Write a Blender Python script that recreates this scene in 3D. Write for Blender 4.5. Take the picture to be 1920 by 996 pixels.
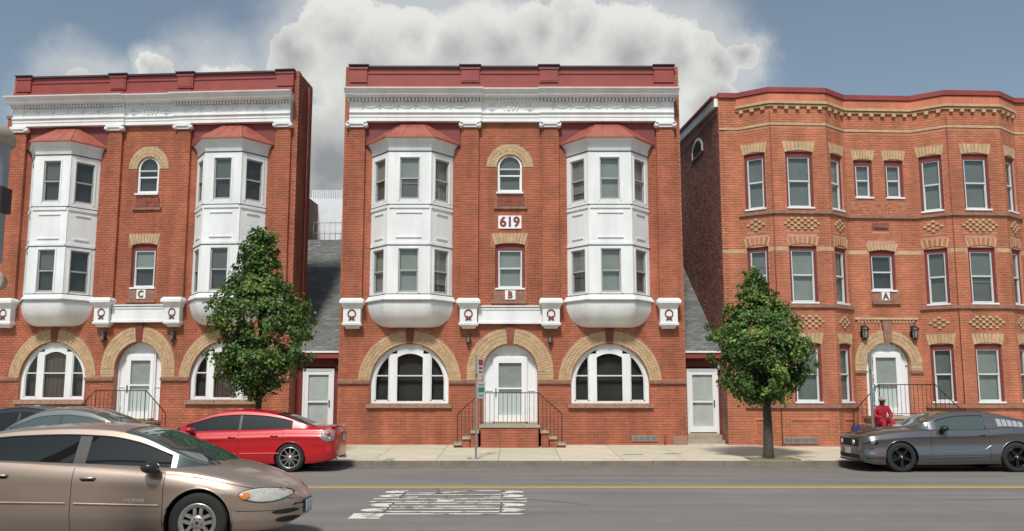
import bpy, bmesh, math, random
from math import sin, cos, pi, radians, sqrt, hypot, atan2
from mathutils import Matrix, Vector, noise as mnoise
R = random.Random(7)
for o in list(bpy.data.objects):
    bpy.data.objects.remove(o)
SC = bpy.context.scene
COL = SC.collection

# ---------------------------------------------------------------- camera
cam = bpy.data.cameras.new('camera'); cam.sensor_width = 36; cam.lens = 30.9
cam.shift_y = 30 / 1920; cam.clip_start = .1; cam.clip_end = 3000
co = bpy.data.objects.new('camera', cam); COL.objects.link(co)
co.location = (0, 0, 1.75); co.rotation_euler = (radians(97.5), 0, 0)
SC.camera = co
# ---------------------------------------------------------------- sky, sun, exposure
SUN_EL, SUN_AZ = radians(52), radians(-10)      # azimuth measured from straight behind the camera, negative = to the left
sun_dir = Vector((sin(SUN_AZ) * cos(SUN_EL), -cos(SUN_AZ) * cos(SUN_EL), sin(SUN_EL)))
W = bpy.data.worlds.new('World'); SC.world = W; W.use_nodes = True
nt = W.node_tree; nt.nodes.clear()
def wn(t, **k):
    n = nt.nodes.new(t)
    for a, b in k.items(): setattr(n, a, b)
    return n
def wl(a, b): nt.links.new(a, b)
def wmath(op, a, b=None, c=None, clamp=False):
    n = wn('ShaderNodeMath', operation=op); n.use_clamp = clamp
    for i, v in enumerate((a, b, c)):
        if v is None: continue
        if isinstance(v, (int, float)): n.inputs[i].default_value = v
        else: wl(v, n.inputs[i])
    return n.outputs[0]
tc = wn('ShaderNodeTexCoord')
sky = wn('ShaderNodeTexSky', sky_type='NISHITA'); sky.sun_disc = False
sky.sun_elevation = SUN_EL; sky.sun_rotation = atan2(sun_dir.x, sun_dir.y)
sky.air_density = 1.0; sky.dust_density = 2.0; sky.ozone_density = 1.5
hs = wn('ShaderNodeHueSaturation'); hs.inputs['Saturation'].default_value = .60; hs.inputs['Value'].default_value = .62
wl(sky.outputs[0], hs.inputs['Color'])
tn = wn('ShaderNodeMix', data_type='RGBA', blend_type='MULTIPLY'); tn.inputs['Factor'].default_value = 1; wl(hs.outputs[0], tn.inputs['A']); tn.inputs['B'].default_value = (.90, 1.03, 1.07, 1)
def skydir(x, y):
    a, b = (x - 960) / 1648, (528 - y) / 1648
    sp, cp = sin(radians(7.5)), cos(radians(7.5))
    return Vector((a, cp - b * sp, sp + b * cp)).normalized()
# cumulus heads standing behind the middle building: centre direction and angular radius
heads = [(560, 110, 62), (640, 60, 88), (700, 130, 120), (770, 70, 66), (850, 100, 62), (930, 90, 62), (1010, 60, 62), (1090, 45, 72),
         (1180, 90, 90), (1265, 120, 88), (1340, 120, 42), (1392, 100, 34), (1330, 200, 60), (620, 300, 110), (900, 230, 250), (1180, 230, 120), (290, 128, 34), (160, 190, 62), (420, 200, 90)]
nz = wn('ShaderNodeTexNoise'); nz.inputs['Scale'].default_value = 17; nz.inputs['Detail'].default_value = 8; nz.inputs['Roughness'].default_value = .62
wl(tc.outputs['Generated'], nz.inputs['Vector'])
sc_ = wn('ShaderNodeVectorMath', operation='SCALE'); sc_.inputs['Scale'].default_value = .062
sb_ = wn('ShaderNodeVectorMath', operation='SUBTRACT'); wl(nz.outputs['Color'], sb_.inputs[0]); sb_.inputs[1].default_value = (.5, .5, .5)
wl(sb_.outputs[0], sc_.inputs[0])
ad_ = wn('ShaderNodeVectorMath', operation='ADD'); wl(tc.outputs['Generated'], ad_.inputs[0]); wl(sc_.outputs[0], ad_.inputs[1])
field = None
for hx, hy, hr in heads:
    d = skydir(hx, hy)
    vd = wn('ShaderNodeVectorMath', operation='DISTANCE'); wl(ad_.outputs[0], vd.inputs[0]); vd.inputs[1].default_value = d
    f = wmath('MULTIPLY_ADD', vd.outputs['Value'], -1648 / hr * 1.0, 1.0)
    field = f if field is None else wmath('SMOOTH_MAX', field, f, .25)
# other broken cloud all round the sky
nz2 = wn('ShaderNodeTexNoise'); nz2.inputs['Scale'].default_value = 2.6; nz2.inputs['Detail'].default_value = 7; nz2.inputs['Roughness'].default_value = .55
mp2 = wn('ShaderNodeMapping'); mp2.inputs['Scale'].default_value = (1, 1, 2.2); mp2.inputs['Location'].default_value = (3.1, 1.7, .4)
wl(tc.outputs['Generated'], mp2.inputs['Vector']); wl(mp2.outputs[0], nz2.inputs['Vector'])
rest = wmath('MULTIPLY_ADD', nz2.outputs['Fac'], 3.2, -1.75)
mask1 = wn('ShaderNodeMapRange', interpolation_type='SMOOTHSTEP'); wl(field, mask1.inputs['Value'])
mask1.inputs['From Min'].default_value = -.02; mask1.inputs['From Max'].default_value = .20
mask2 = wn('ShaderNodeMapRange', interpolation_type='SMOOTHSTEP'); wl(rest, mask2.inputs['Value'])
mask2.inputs['From Min'].default_value = 0; mask2.inputs['From Max'].default_value = .8; mask2.inputs['To Max'].default_value = .75
# heads are bright at their rims, grey inside and below
nz3 = wn('ShaderNodeTexNoise'); nz3.inputs['Scale'].default_value = 9; nz3.inputs['Detail'].default_value = 7
wl(tc.outputs['Generated'], nz3.inputs['Vector'])
sep = wn('ShaderNodeSeparateXYZ'); wl(tc.outputs['Generated'], sep.inputs[0])
lift = wmath('MULTIPLY_ADD', sep.outputs['Z'], 2.6, -.62)
br = wmath('ADD', wmath('MULTIPLY_ADD', nz3.outputs['Fac'], 2.0, -1.0), lift)
br = wmath('ADD', br, wmath('MULTIPLY_ADD', field, -.75, .42))
br = wmath('ADD', br, .30, clamp=True)
cr = wn('ShaderNodeValToRGB'); wl(br, cr.inputs[0])
cr.color_ramp.elements[0].color = (1.9, 2.0, 2.05, 1); cr.color_ramp.elements[1].color = (5.0, 5.0, 4.8, 1); cr.color_ramp.elements[1].position = .95
mx1 = wn('ShaderNodeMix', data_type='RGBA'); wl(mask2.outputs[0], mx1.inputs['Factor']); wl(tn.outputs['Result'], mx1.inputs['A']); mx1.inputs['B'].default_value = (2.1, 2.55, 3.0, 1)
veil = wn('ShaderNodeMapRange', interpolation_type='SMOOTHSTEP'); wl(wmath('MULTIPLY_ADD', nz2.outputs['Fac'], 1.2, wmath('ADD', field, -.6)), veil.inputs['Value'])
veil.inputs['From Min'].default_value = -1.1; veil.inputs['From Max'].default_value = .2; veil.inputs['To Max'].default_value = .62
mall = wmath('MAXIMUM', mask1.outputs[0], veil.outputs[0])
mx2 = wn('ShaderNodeMix', data_type='RGBA'); wl(mall, mx2.inputs['Factor']); wl(mx1.outputs['Result'], mx2.inputs['A']); wl(cr.outputs[0], mx2.inputs['B'])
bg = wn('ShaderNodeBackground'); bg.inputs['Strength'].default_value = .115
wo = wn('ShaderNodeOutputWorld'); wl(mx2.outputs['Result'], bg.inputs['Color']); wl(bg.outputs[0], wo.inputs[0])
sl = bpy.data.lights.new('sun', 'SUN'); sl.energy = 2.5; sl.angle = radians(8); sl.color = (1, .95, .88)
so = bpy.data.objects.new('sun', sl); COL.objects.link(so); so.rotation_euler = sun_dir.to_track_quat('Z', 'Y').to_euler()
SC.view_settings.view_transform = 'Standard'; SC.view_settings.look = 'None'; SC.view_settings.gamma = 1; SC.view_settings.exposure = .46

# ---------------------------------------------------------------- materials
MATS = {}
def mat(name, c, rough=.7, c2=None, scale=3, amt=1.0, metal=0, coat=0, bump=0, bscale=40, island=0, wear=None, spec=.5, streak=0, smap=(1.7, 1.7, .28)):
    """two-tone noise colour, optional per-piece tint (random per island) and fine bump"""
    m = bpy.data.materials.new(name); m.use_nodes = True; n = m.node_tree; L = n.links.new
    b = n.nodes['Principled BSDF']; b.inputs['Roughness'].default_value = rough; b.inputs['Metallic'].default_value = metal
    b.inputs['Specular IOR Level'].default_value = spec
    if coat: b.inputs['Coat Weight'].default_value = coat * .75; b.inputs['Coat Roughness'].default_value = .09
    t = n.nodes.new('ShaderNodeTexCoord')
    if c2 is None: c2 = tuple(v * .82 for v in c)
    nz = n.nodes.new('ShaderNodeTexNoise'); nz.inputs['Scale'].default_value = scale; nz.inputs['Detail'].default_value = 6; nz.inputs['Roughness'].default_value = .62
    L(t.outputs['Object'], nz.inputs['Vector'])
    mr = n.nodes.new('ShaderNodeMapRange'); L(nz.outputs['Fac'], mr.inputs['Value']); mr.inputs['From Min'].default_value = .34; mr.inputs['From Max'].default_value = .66
    mr.inputs['To Max'].default_value = amt
    mx = n.nodes.new('ShaderNodeMix'); mx.data_type = 'RGBA'; L(mr.outputs[0], mx.inputs['Factor'])
    mx.inputs['A'].default_value = (*c, 1); mx.inputs['B'].default_value = (*c2, 1)
    out = mx.outputs['Result']
    if island:
        g = n.nodes.new('ShaderNodeNewGeometry'); oi = n.nodes.new('ShaderNodeObjectInfo')
        a = n.nodes.new('ShaderNodeMath'); a.operation = 'ADD'; L(g.outputs['Random Per Island'], a.inputs[0]); L(oi.outputs['Random'], a.inputs[1])
        fr = n.nodes.new('ShaderNodeMath'); fr.operation = 'FRACT'; L(a.outputs[0], fr.inputs[0])
        h = n.nodes.new('ShaderNodeHueSaturation'); L(out, h.inputs['Color'])
        m1 = n.nodes.new('ShaderNodeMapRange'); L(fr.outputs[0], m1.inputs['Value']); m1.inputs['To Min'].default_value = 1 - island; m1.inputs['To Max'].default_value = 1 + island
        L(m1.outputs[0], h.inputs['Value'])
        m2 = n.nodes.new('ShaderNodeMapRange'); L(fr.outputs[0], m2.inputs['Value']); m2.inputs['To Min'].default_value = .507; m2.inputs['To Max'].default_value = .495
        L(m2.outputs[0], h.inputs['Hue']); out = h.outputs[0]
    if streak:
        mp = n.nodes.new('ShaderNodeMapping'); mp.inputs['Scale'].default_value = smap; L(t.outputs['Object'], mp.inputs['Vector'])
        sn = n.nodes.new('ShaderNodeTexNoise'); sn.inputs['Scale'].default_value = 1.1; sn.inputs['Detail'].default_value = 9; sn.inputs['Roughness'].default_value = .65; L(mp.outputs[0], sn.inputs['Vector'])
        sr = n.nodes.new('ShaderNodeMapRange'); L(sn.outputs['Fac'], sr.inputs['Value']); sr.inputs['From Min'].default_value = .36; sr.inputs['From Max'].default_value = .64
        sr.inputs['To Min'].default_value = 1 - streak; sr.inputs['To Max'].default_value = 1 + streak * .55
        sh = n.nodes.new('ShaderNodeHueSaturation'); L(out, sh.inputs['Color']); L(sr.outputs[0], sh.inputs['Value']); out = sh.outputs[0]
    if wear:                                            # (colour, scale, threshold) worn patches
        w = n.nodes.new('ShaderNodeTexNoise'); w.inputs['Scale'].default_value = wear[1]; w.inputs['Detail'].default_value = 8; w.inputs['Roughness'].default_value = .7
        L(t.outputs['Object'], w.inputs['Vector'])
        wr = n.nodes.new('ShaderNodeMapRange'); L(w.outputs['Fac'], wr.inputs['Value']); wr.inputs['From Min'].default_value = wear[2]; wr.inputs['From Max'].default_value = wear[2] + .08
        wx = n.nodes.new('ShaderNodeMix'); wx.data_type = 'RGBA'; L(wr.outputs[0], wx.inputs['Factor']); L(out, wx.inputs['A']); wx.inputs['B'].default_value = (*wear[0], 1)
        out = wx.outputs['Result']
    L(out, b.inputs['Base Color'])
    if bump:
        bn = n.nodes.new('ShaderNodeTexNoise'); bn.inputs['Scale'].default_value = bscale; bn.inputs['Detail'].default_value = 5; L(t.outputs['Object'], bn.inputs['Vector'])
        bp = n.nodes.new('ShaderNodeBump'); bp.inputs['Strength'].default_value = bump; bp.inputs['Distance'].default_value = .02; L(bn.outputs['Fac'], bp.inputs['Height']); L(bp.outputs[0], b.inputs['Normal'])
    MATS[name] = m
    return m
def glassmat(name, tint, refl=.12, trans=True):
    m = bpy.data.materials.new(name); m.use_nodes = True; n = m.node_tree; L = n.links.new; n.nodes.clear()
    o = n.nodes.new('ShaderNodeOutputMaterial'); mix = n.nodes.new('ShaderNodeMixShader'); g = n.nodes.new('ShaderNodeBsdfGlossy'); g.inputs['Roughness'].default_value = .02
    g.inputs['Color'].default_value = (.95, .97, .97, 1)
    if trans:
        t = n.nodes.new('ShaderNodeBsdfTransparent'); t.inputs['Color'].default_value = (*tint, 1)
    else:
        t = n.nodes.new('ShaderNodeBsdfDiffuse'); t.inputs['Color'].default_value = (*tint, 1)
    fr = n.nodes.new('ShaderNodeFresnel'); fr.inputs['IOR'].default_value = 1.5
    mr = n.nodes.new('ShaderNodeMapRange'); L(fr.outputs[0], mr.inputs['Value']); mr.inputs['To Min'].default_value = refl; mr.inputs['To Max'].default_value = 1
    ge = n.nodes.new('ShaderNodeNewGeometry'); iv = n.nodes.new('ShaderNodeMath'); iv.operation = 'SUBTRACT'; iv.inputs[0].default_value = 1; L(ge.outputs['Backfacing'], iv.inputs[1])
    ml = n.nodes.new('ShaderNodeMath'); ml.operation = 'MULTIPLY'; L(mr.outputs[0], ml.inputs[0]); L(iv.outputs[0], ml.inputs[1])
    L(ml.outputs[0], mix.inputs[0]); L(t.outputs[0], mix.inputs[1]); L(g.outputs[0], mix.inputs[2]); L(mix.outputs[0], o.inputs[0])
    MATS[name] = m
    return m
BRICK = mat('brick_red', (.455, .145, .075), .85, (.33, .10, .055), 1.2, island=.15, bump=.3, streak=.26)
BRICKO = mat('brick_orange', (.54, .195, .105), .85, (.44, .15, .078), 1.1, island=.15, bump=.3, streak=.22)
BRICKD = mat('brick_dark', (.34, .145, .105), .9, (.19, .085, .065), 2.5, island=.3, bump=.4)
MORTAR = mat('mortar_red', (.46, .225, .155), .95, (.36, .15, .10), 2.2)
MORTARO = mat('mortar_orange', (.56, .31, .22), .95, (.46, .22, .15), 1.4)
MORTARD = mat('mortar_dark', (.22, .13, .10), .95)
BLINDA = mat('slate_blind', (.19, .21, .205), .9, (.15, .165, .16), 2)
BUFF = mat('brick_buff', (.58, .41, .24), .85, (.44, .29, .165), 5, island=.10, bump=.4)
BUFFM = mat('mortar_buff', (.52, .37, .225), .95)
BROWN = mat('brownstone', (.25, .115, .08), .85, (.33, .19, .13), 6, bump=.8, bscale=18)
TERRA = mat('terracotta_panel', (.30, .085, .055), .85, (.2, .06, .045), 9, bump=.7, bscale=25)
OXIDE = mat('oxide_red_paint', (.20, .035, .03), .55, (.16, .03, .028), 2)
OXIDEL = mat('red_metal_cladding', (.30, .055, .045), .5, (.23, .042, .036), 1.5)
COPPER = mat('red_metal_roof', (.42, .13, .09), .45, (.33, .09, .065), 2, metal=.15)
WHITE = mat('white_paint', (.82, .83, .83), .55, (.75, .765, .755), 1.3, streak=.10)
WHITED = mat('white_door_paint', (.80, .81, .82), .4, (.76, .77, .78), 2)
FRAME = mat('window_frame_grey', (.62, .66, .66), .5, (.55, .59, .59), 3)
FRAMED = mat('window_frame_beige', (.40, .40, .38), .5)
BLACK = mat('black_line', (.015, .015, .018), .6)
IRON = mat('black_iron', (.025, .02, .02), .5)
STONE = mat('grey_step_stone', (.40, .36, .29), .85, (.30, .26, .21), 7, bump=.4)
SHING = mat('grey_shingle', (.17, .18, .175), .9, (.12, .125, .12), 5, island=.25, bump=.5)
GLASS = glassmat('window_glass', (.90, .92, .91), .03)
BLIND = mat('pale_blind', (.30, .32, .30), .9, (.25, .27, .25), 2)
ROOM_DARK = mat('dark_room', (.035, .036, .035), .9, (.05, .05, .048), 2)  # near-black panel colour stands in for the unlit room's shade
BLINDM = mat('grey_curtain', (.14, .145, .135), .9, (.11, .115, .105), 2)
GALV = mat('galvanised_steel', (.42, .42, .40), .45, (.35, .35, .33), 8, metal=.5)
CONC = mat('concrete_slab', (.60, .54, .42), .9, (.50, .445, .345), 1.1, island=.07, bump=.3, wear=((.36, .31, .25), 2.2, .66))
KERBM = mat('kerb_stone', (.25, .215, .175), .9, (.17, .145, .12), 3, bump=.4)
JOINT = mat('joint_dirt', (.2, .17, .13), .95)
ASPH = mat('asphalt', (.225, .207, .185), .92, (.185, .172, .158), .35, bump=.5, bscale=90, wear=((.26, .24, .215), 1.1, .6), streak=.16, smap=(.09, 1.3, 1))
YELLOW = mat('yellow_road_paint', (.80, .52, .10), .8, (.66, .42, .11), 4, wear=((.30, .26, .19), 9, .66))
RPAINT = mat('white_road_paint', (.78, .75, .70), .8, (.66, .63, .58), 5, wear=((.25, .225, .20), 3.2, .50))
LEAFS = None

# ---------------------------------------------------------------- mesh helpers
class MB:
    WARP = None
    def __init__(s, M=None): s.v = []; s.f = []; s.M = M; s.sm = []
    def add(s, pts, faces, smooth=False):
        b = len(s.v)
        if s.M is not None: pts = [s.M @ Vector(p) for p in pts]
        s.v += [tuple(p) for p in pts]; s.f += [tuple(b + i for i in f) for f in faces]; s.sm += [smooth] * len(faces)
        return s
    def box(s, x0, x1, y0, y1, z0, z1):
        return s.add([(x0, y0, z0), (x1, y0, z0), (x1, y1, z0), (x0, y1, z0), (x0, y0, z1), (x1, y0, z1), (x1, y1, z1), (x0, y1, z1)],
                     [(0, 3, 2, 1), (4, 5, 6, 7), (0, 1, 5, 4), (1, 2, 6, 5), (2, 3, 7, 6), (3, 0, 4, 7)])
    def box5(s, x0, x1, y0, y1, z0, z1):       # open at the back (y1), for bricks bedded in a wall
        return s.add([(x0, y0, z0), (x1, y0, z0), (x1, y1, z0), (x0, y1, z0), (x0, y0, z1), (x1, y0, z1), (x1, y1, z1), (x0, y1, z1)],
                     [(0, 3, 2, 1), (4, 5, 6, 7), (0, 1, 5, 4), (1, 2, 6, 5), (3, 0, 4, 7)])
    def prism_y(s, poly, y0, y1, smooth=False):        # polygon in (x, z), counter-clockwise seen from -y
        n = len(poly)
        s.add([(x, y0, z) for x, z in poly] + [(x, y1, z) for x, z in poly],
              [tuple(range(n)), tuple(reversed(range(n, 2 * n)))] + [(i, n + i, n + (i + 1) % n, (i + 1) % n) for i in range(n)], smooth)
        return s
    def prism_z(s, poly, z0, z1):
        n = len(poly)
        return s.add([(x, y, z0) for x, y in poly] + [(x, y, z1) for x, y in poly],
              [tuple(reversed(range(n))), tuple(range(n, 2 * n))] + [(i, (i + 1) % n, n + (i + 1) % n, n + i) for i in range(n)])
    def ring_y(s, uc, zc, r0, r1, a0, a1, y0, y1, n=24, ex=1.0):      # arch band, angles from +x, counter-clockwise
        pts = []
        for k in range(n + 1):
            a = a0 + (a1 - a0) * k / n
            for r in (r0, r1):
                for y in (y0, y1): pts.append((uc + r * cos(a) * ex, y, zc + r * sin(a)))
        f = []
        for k in range(n):
            b, c = 4 * k, 4 * k + 4
            f += [(b, b + 2, c + 2, c), (b + 1, c + 1, c + 3, b + 3), (b, c, c + 1, b + 1), (b + 2, b + 3, c + 3, c + 2)]
        f += [(0, 1, 3, 2), (4 * n, 4 * n + 2, 4 * n + 3, 4 * n + 1)]
        return s.add(pts, f)
    def loft(s, rings, closed=False, smooth=False, caps=False):
        n = len(rings[0]); pts = [p for r in rings for p in r]; f = []
        for i in range(len(rings) - 1):
            for j in range(n if closed else n - 1):
                a, b = i * n + j, i * n + (j + 1) % n
                f.append((a, b, b + n, a + n))
        if caps: f += [tuple(reversed(range(n))), tuple(range((len(rings) - 1) * n, len(rings) * n))]
        return s.add(pts, f, smooth)
    def tube(s, path, r, n=6, smooth=True, r1=None):
        path = [Vector(p) for p in path]; rings = []
        for i, p in enumerate(path):
            t = (path[min(i + 1, len(path) - 1)] - path[max(i - 1, 0)]).normalized()
            ref = Vector((0, 0, 1)) if abs(t.z) < .9 else Vector((1, 0, 0))
            a = t.cross(ref).normalized(); b = t.cross(a)
            rr = r if r1 is None else r + (r1 - r) * i / (len(path) - 1)
            rings.append([p + a * rr * cos(2 * pi * k / n) + b * rr * sin(2 * pi * k / n) for k in range(n)])
        return s.loft(rings, True, smooth, True)
    def lathe(s, prof, M=None, n=24, smooth=True):       # profile (r, h) turned round local z; M places it
        M = M or Matrix()
        rings = [[M @ Vector((r * cos(2 * pi * k / n), r * sin(2 * pi * k / n), h)) for k in range(n)] for r, h in prof]
        return s.loft(rings, True, smooth, False)
    def sphere(s, c, r, n=10, m=7, sx=1, sy=1, sz=1):
        c = Vector(c); rings = []
        for i in range(m + 1):
            a = -pi / 2 + pi * i / m
            rr = max(cos(a), .001)
            rings.append([c + Vector((r * sx * rr * cos(2 * pi * k / n), r * sy * rr * sin(2 * pi * k / n), r * sz * sin(a))) for k in range(n)])
        return s.loft(rings, True, True, True)
    def build(s, name, m, parent=None, warp=True, **props):
        v = s.v
        if warp and MB.WARP: v = [MB.WARP(p) for p in v]
        me = bpy.data.meshes.new(name); me.from_pydata(v, [], s.f); me.materials.append(m)
        if any(s.sm): me.polygons.foreach_set('use_smooth', s.sm)
        me.update()
        o = bpy.data.objects.new(name, me); COL.objects.link(o)
        if parent: o.parent = parent
        for a, b in props.items(): o[a] = b
        return o
def empty(name, loc, rz=0, label=None, cat=None, group=None, kind=None):
    o = bpy.data.objects.new(name, None); COL.objects.link(o); o.location = loc; o.rotation_euler = (0, 0, rz); o.empty_display_size = .3
    tag(o, label, cat, group, kind); return o
def tag(o, label=None, cat=None, group=None, kind=None):
    for a, b in (('label', label), ('category', cat), ('group', group), ('kind', kind)):
        if b: o[a] = b
    return o
def inst(name, me, parent, loc=(0, 0, 0), rot=(0, 0, 0), scale=None):
    o = bpy.data.objects.new(name, me); COL.objects.link(o); o.parent = parent; o.location = loc; o.rotation_euler = rot
    if scale: o.scale = scale
    return o
def frame(p, q):      # local frame: x runs p -> q, y into the building; p, q are (u, v) with v towards the street
    d = Vector((q[0] - p[0], -(q[1] - p[1]))); L = d.length; d /= L
    return Matrix(((d.x, -d.y, 0, p[0]), (d.y, d.x, 0, -p[1]), (0, 0, 1, 0), (0, 0, 0, 1))), L
ID = Matrix()

def op_rect(u0, u1, z0, z1): return lambda z: [(u0, u1)] if z0 <= z <= z1 else []
def op_arch(uc, r, zc, z0):
    def f(z):
        if z < z0 or z > zc + r: return []
        h = r if z <= zc else sqrt(max(r * r - (z - zc) ** 2, 0))
        return [(uc - h, uc + h)]
    return f
def gaps(L0, L1, iv):
    out = []; c = L0
    for a, b in sorted(iv):
        if a > c: out.append((c, min(a, L1)))
        c = max(c, b)
    if c < L1: out.append((c, L1))
    return [(a, b) for a, b in out if b - a > .02]
BL, BH, JT = .225, .08, .014
def brick_wall(back, bricks, cand, M, L0, L1, z0, z1, ops=(), y=0., nob=(), proud=.012, thick=.30):
    """one plane of running-bond brickwork: mortar backing with the openings cut in, bricks proud of it"""
    back.M = M; bricks.M = M
    k = int(round((z0) / BH)); z = z0; prev = None; start = z0
    while z < z1 - .01:
        h = min(BH, z1 - z)
        iv = [i for o in ops for i in o(z + h / 2)]
        g = gaps(L0, L1, iv)
        key = tuple((round(a, 3), round(b, 3)) for a, b in g)
        if prev is None: prev = key
        elif key != prev:
            for a, b in prev: back.box(a, b, y, y + thick, start, z)
            prev = key; start = z
        iv2 = []
        for o in list(ops) + list(nob):
            r = o(z + .01) + o(z + h - .01)
            if r: iv2.append((min(i[0] for i in r), max(i[1] for i in r)))
        off = (k % 2) * BL / 2
        for a, b in gaps(L0, L1, iv2):
            j = math.floor((a - off) / BL)
            while True:
                x0 = max(a, off + j * BL); x1 = min(b, off + (j + 1) * BL - JT)
                if x0 >= b - .02: break
                if x1 - x0 > .03:
                    pr = proud + R.uniform(-.003, .003)
                    full = x1 - x0 > BL - JT - .004 and h > .075
                    if full and cand is not None: cand.append((M.copy(), x0, y - pr, z))
                    else: bricks.box5(x0, x1, y - pr, y, z + JT * .5, z + h - JT * .5)
                j += 1
        z += h; k += 1
    for a, b in prev or (): back.box(a, b, y, y + thick, start, z1)
    back.M = None; bricks.M = None
def finish_bricks(root, cand, bricks, m, zmin=0., sx=1.0):
    """the 300 bricks nearest the camera become objects, the rest one mesh"""
    Mr = Matrix.Translation(root.location) @ Matrix.Rotation(root.rotation_euler.z, 4, 'Z')
    cam_p = Vector((0, 0, 1.75))
    def key(c):
        w = Mr @ (c[0] @ Vector((c[1], c[2], c[3])))
        return (w - cam_p).length + (50 if c[3] < zmin else 0)
    cand.sort(key=key)
    b = MB(); b.box(0, (BL - JT), 0, .012, 0, BH - JT)
    me = None
    for M, x0, y, z in cand[:300]:
        if me is None:
            o = b.build('brick', m, root, warp=False); me = o.data
            if sx != 1:
                for v in me.vertices: v.co.x *= sx
        else: o = inst('brick', me, root)
        p = M @ Vector((x0, y, z + JT * .5))
        if MB.WARP: p = Vector(MB.WARP(p))
        o.location = p; o.rotation_euler = (0, 0, atan2(M[1][0], M[0][0]))
    for M, x0, y, z in cand[300:]:
        bricks.M = M; bricks.box5(x0, x0 + BL - JT, y, y + .013, z + JT * .5, z + BH - JT * .5)
    bricks.M = None
    bricks.build('brickwork', m, root, kind='stuff')

def sash_window(root, M, uc, z0, z1, w, y=0., fm=None, blind=None, rail=.5, fw=.045, top_arch=0, sill=None, drawn=None, name='window', shade=None):
    """double-hung window: frame, meeting rail, two panes and what stands behind them"""
    fm = fm or FRAME; b = MB(M); u0, u1 = uc - w / 2, uc + w / 2
    zt = z1
    b.box(u0, u0 + fw, y, y + .07, z0, zt); b.box(u1 - fw, u1, y, y + .07, z0, zt)
    b.box(u0 + fw, u1 - fw, y + .002, y + .07, z0, z0 + fw * 1.5)
    if top_arch: b.ring_y(uc, zt, w / 2 - fw, w / 2, 0, pi, y, y + .07, 14)
    else: b.box(u0 + fw, u1 - fw, y + .002, y + .07, zt - fw, zt)
    zm = z0 + (z1 - z0) * rail if not top_arch else z0 + (z1 + w / 2 - z0) * rail
    b.box(u0 + fw, u1 - fw, y - .012, y + .06, zm - .022, zm + .022)
    b.box(u0 + fw, u0 + fw + .018, y + .015, y + .05, z0 + fw, zm); b.box(u1 - fw - .018, u1 - fw, y + .015, y + .05, z0 + fw, zm)
    win = b.build(name, fm, root)
    iu0, iu1 = u0 + fw * .8, u1 - fw * .8
    MB(M).box(iu0, iu1, y + .045, y + .05, z0 + fw, zm - .02).build('pane', GLASS, win)
    p = MB(M)
    if top_arch:
        r = w / 2 - fw * .8
        p.prism_y([(iu0, zm + .02), (iu1, zm + .02)] + [(uc + r * cos(a), zt + r * sin(a)) for a in [pi * k / 14 for k in range(15)]], y + .03, y + .035)
    else: p.box(iu0, iu1, y + .03, y + .035, zm + .02, zt - fw * .8)
    p.build('pane', GLASS, win)
    q = MB(M); qz = zt + (w / 2 - fw if top_arch else -.01)
    if top_arch: q.prism_y([(iu0, z0 + .03), (iu1, z0 + .03)] + [(uc + r * cos(a), zt + r * sin(a)) for a in [pi * k / 10 for k in range(11)]], y + .10, y + .11)
    else: q.box(iu0, iu1, y + .10, y + .11, z0 + .03, qz)
    q.build('blind', blind or BLIND, win)  # with dark_room this panel is the unlit room put in as colour
    if drawn:      # a roller shade pulled part way down
        MB(M).box(iu0 + .01, iu1 - .01, y + .075, y + .08, zt - (zt - z0) * drawn, zt - .03).build('shade', shade or BLIND, win)
    if sill: MB(M).box(u0 - sill, u1 + sill, y - .13, y + .05, z0 - .055, z0 - .002).build('sill', WHITE, win)
    return win

def arch_bricks(root, M, uc, zc, r0, r1, a0, a1, y, rows=3, legs=0, m=None, th=.12):
    """arch of radial bricks with straight legs, standing proud of the wall"""
    bk = MB(M); br = MB(M)
    bk.ring_y(uc, zc, r0 + .004, r1 - .004, a0, a1, y + .008, y + th, 28)
    dr = (r1 - r0) / rows
    for k in range(rows):
        ra, rb = r0 + k * dr, r0 + (k + 1) * dr - .010
        n = max(3, int((a1 - a0) * (ra + rb) / 2 / .082)); da = (a1 - a0) / n
        sh = .5 if k % 2 else 0
        for i in range(n + (1 if sh else 0)):
            b0 = max(a0, a0 + (i - sh) * da); b1 = min(a1, a0 + (i + 1 - sh) * da - .010 / rb)
            if b1 - b0 < .01: continue
            yy = y - R.uniform(0, .012)
            pts = [(uc + r * cos(a), q, zc + r * sin(a)) for q in (yy, y + .02) for r, a in ((ra, b0), (rb, b0), (rb, b1), (ra, b1))]
            br.add(pts, [(0, 3, 2, 1), (0, 1, 5, 4), (1, 2, 6, 5), (2, 3, 7, 6), (3, 0, 4, 7)][0:1] + [(1, 0, 4, 5), (2, 1, 5, 6), (3, 2, 6, 7), (0, 3, 7, 4)])
    if legs:
        for sg in (-1, 1):
            ua, ub = sorted((uc + sg * (r0 + .004), uc + sg * (r1 - .004)))
            bk.box(ua, ub, y + .008, y + th, zc - legs, zc)
            z = zc - legs; k = 0
            while z < zc - .02:
                c = [ua, ua + (ub - ua) * (.5 if k % 2 else .66), ub]
                for a, b in zip(c, c[1:]): br.box(a, b - .01, y - R.uniform(0, .01), y + .02, z + .004, min(z + .076, zc) - .004)
                z += .08; k += 1
    bk.build('arch', BUFFM, root); return br.build('arch_brickwork', m or BUFF, root, kind='stuff')
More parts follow.
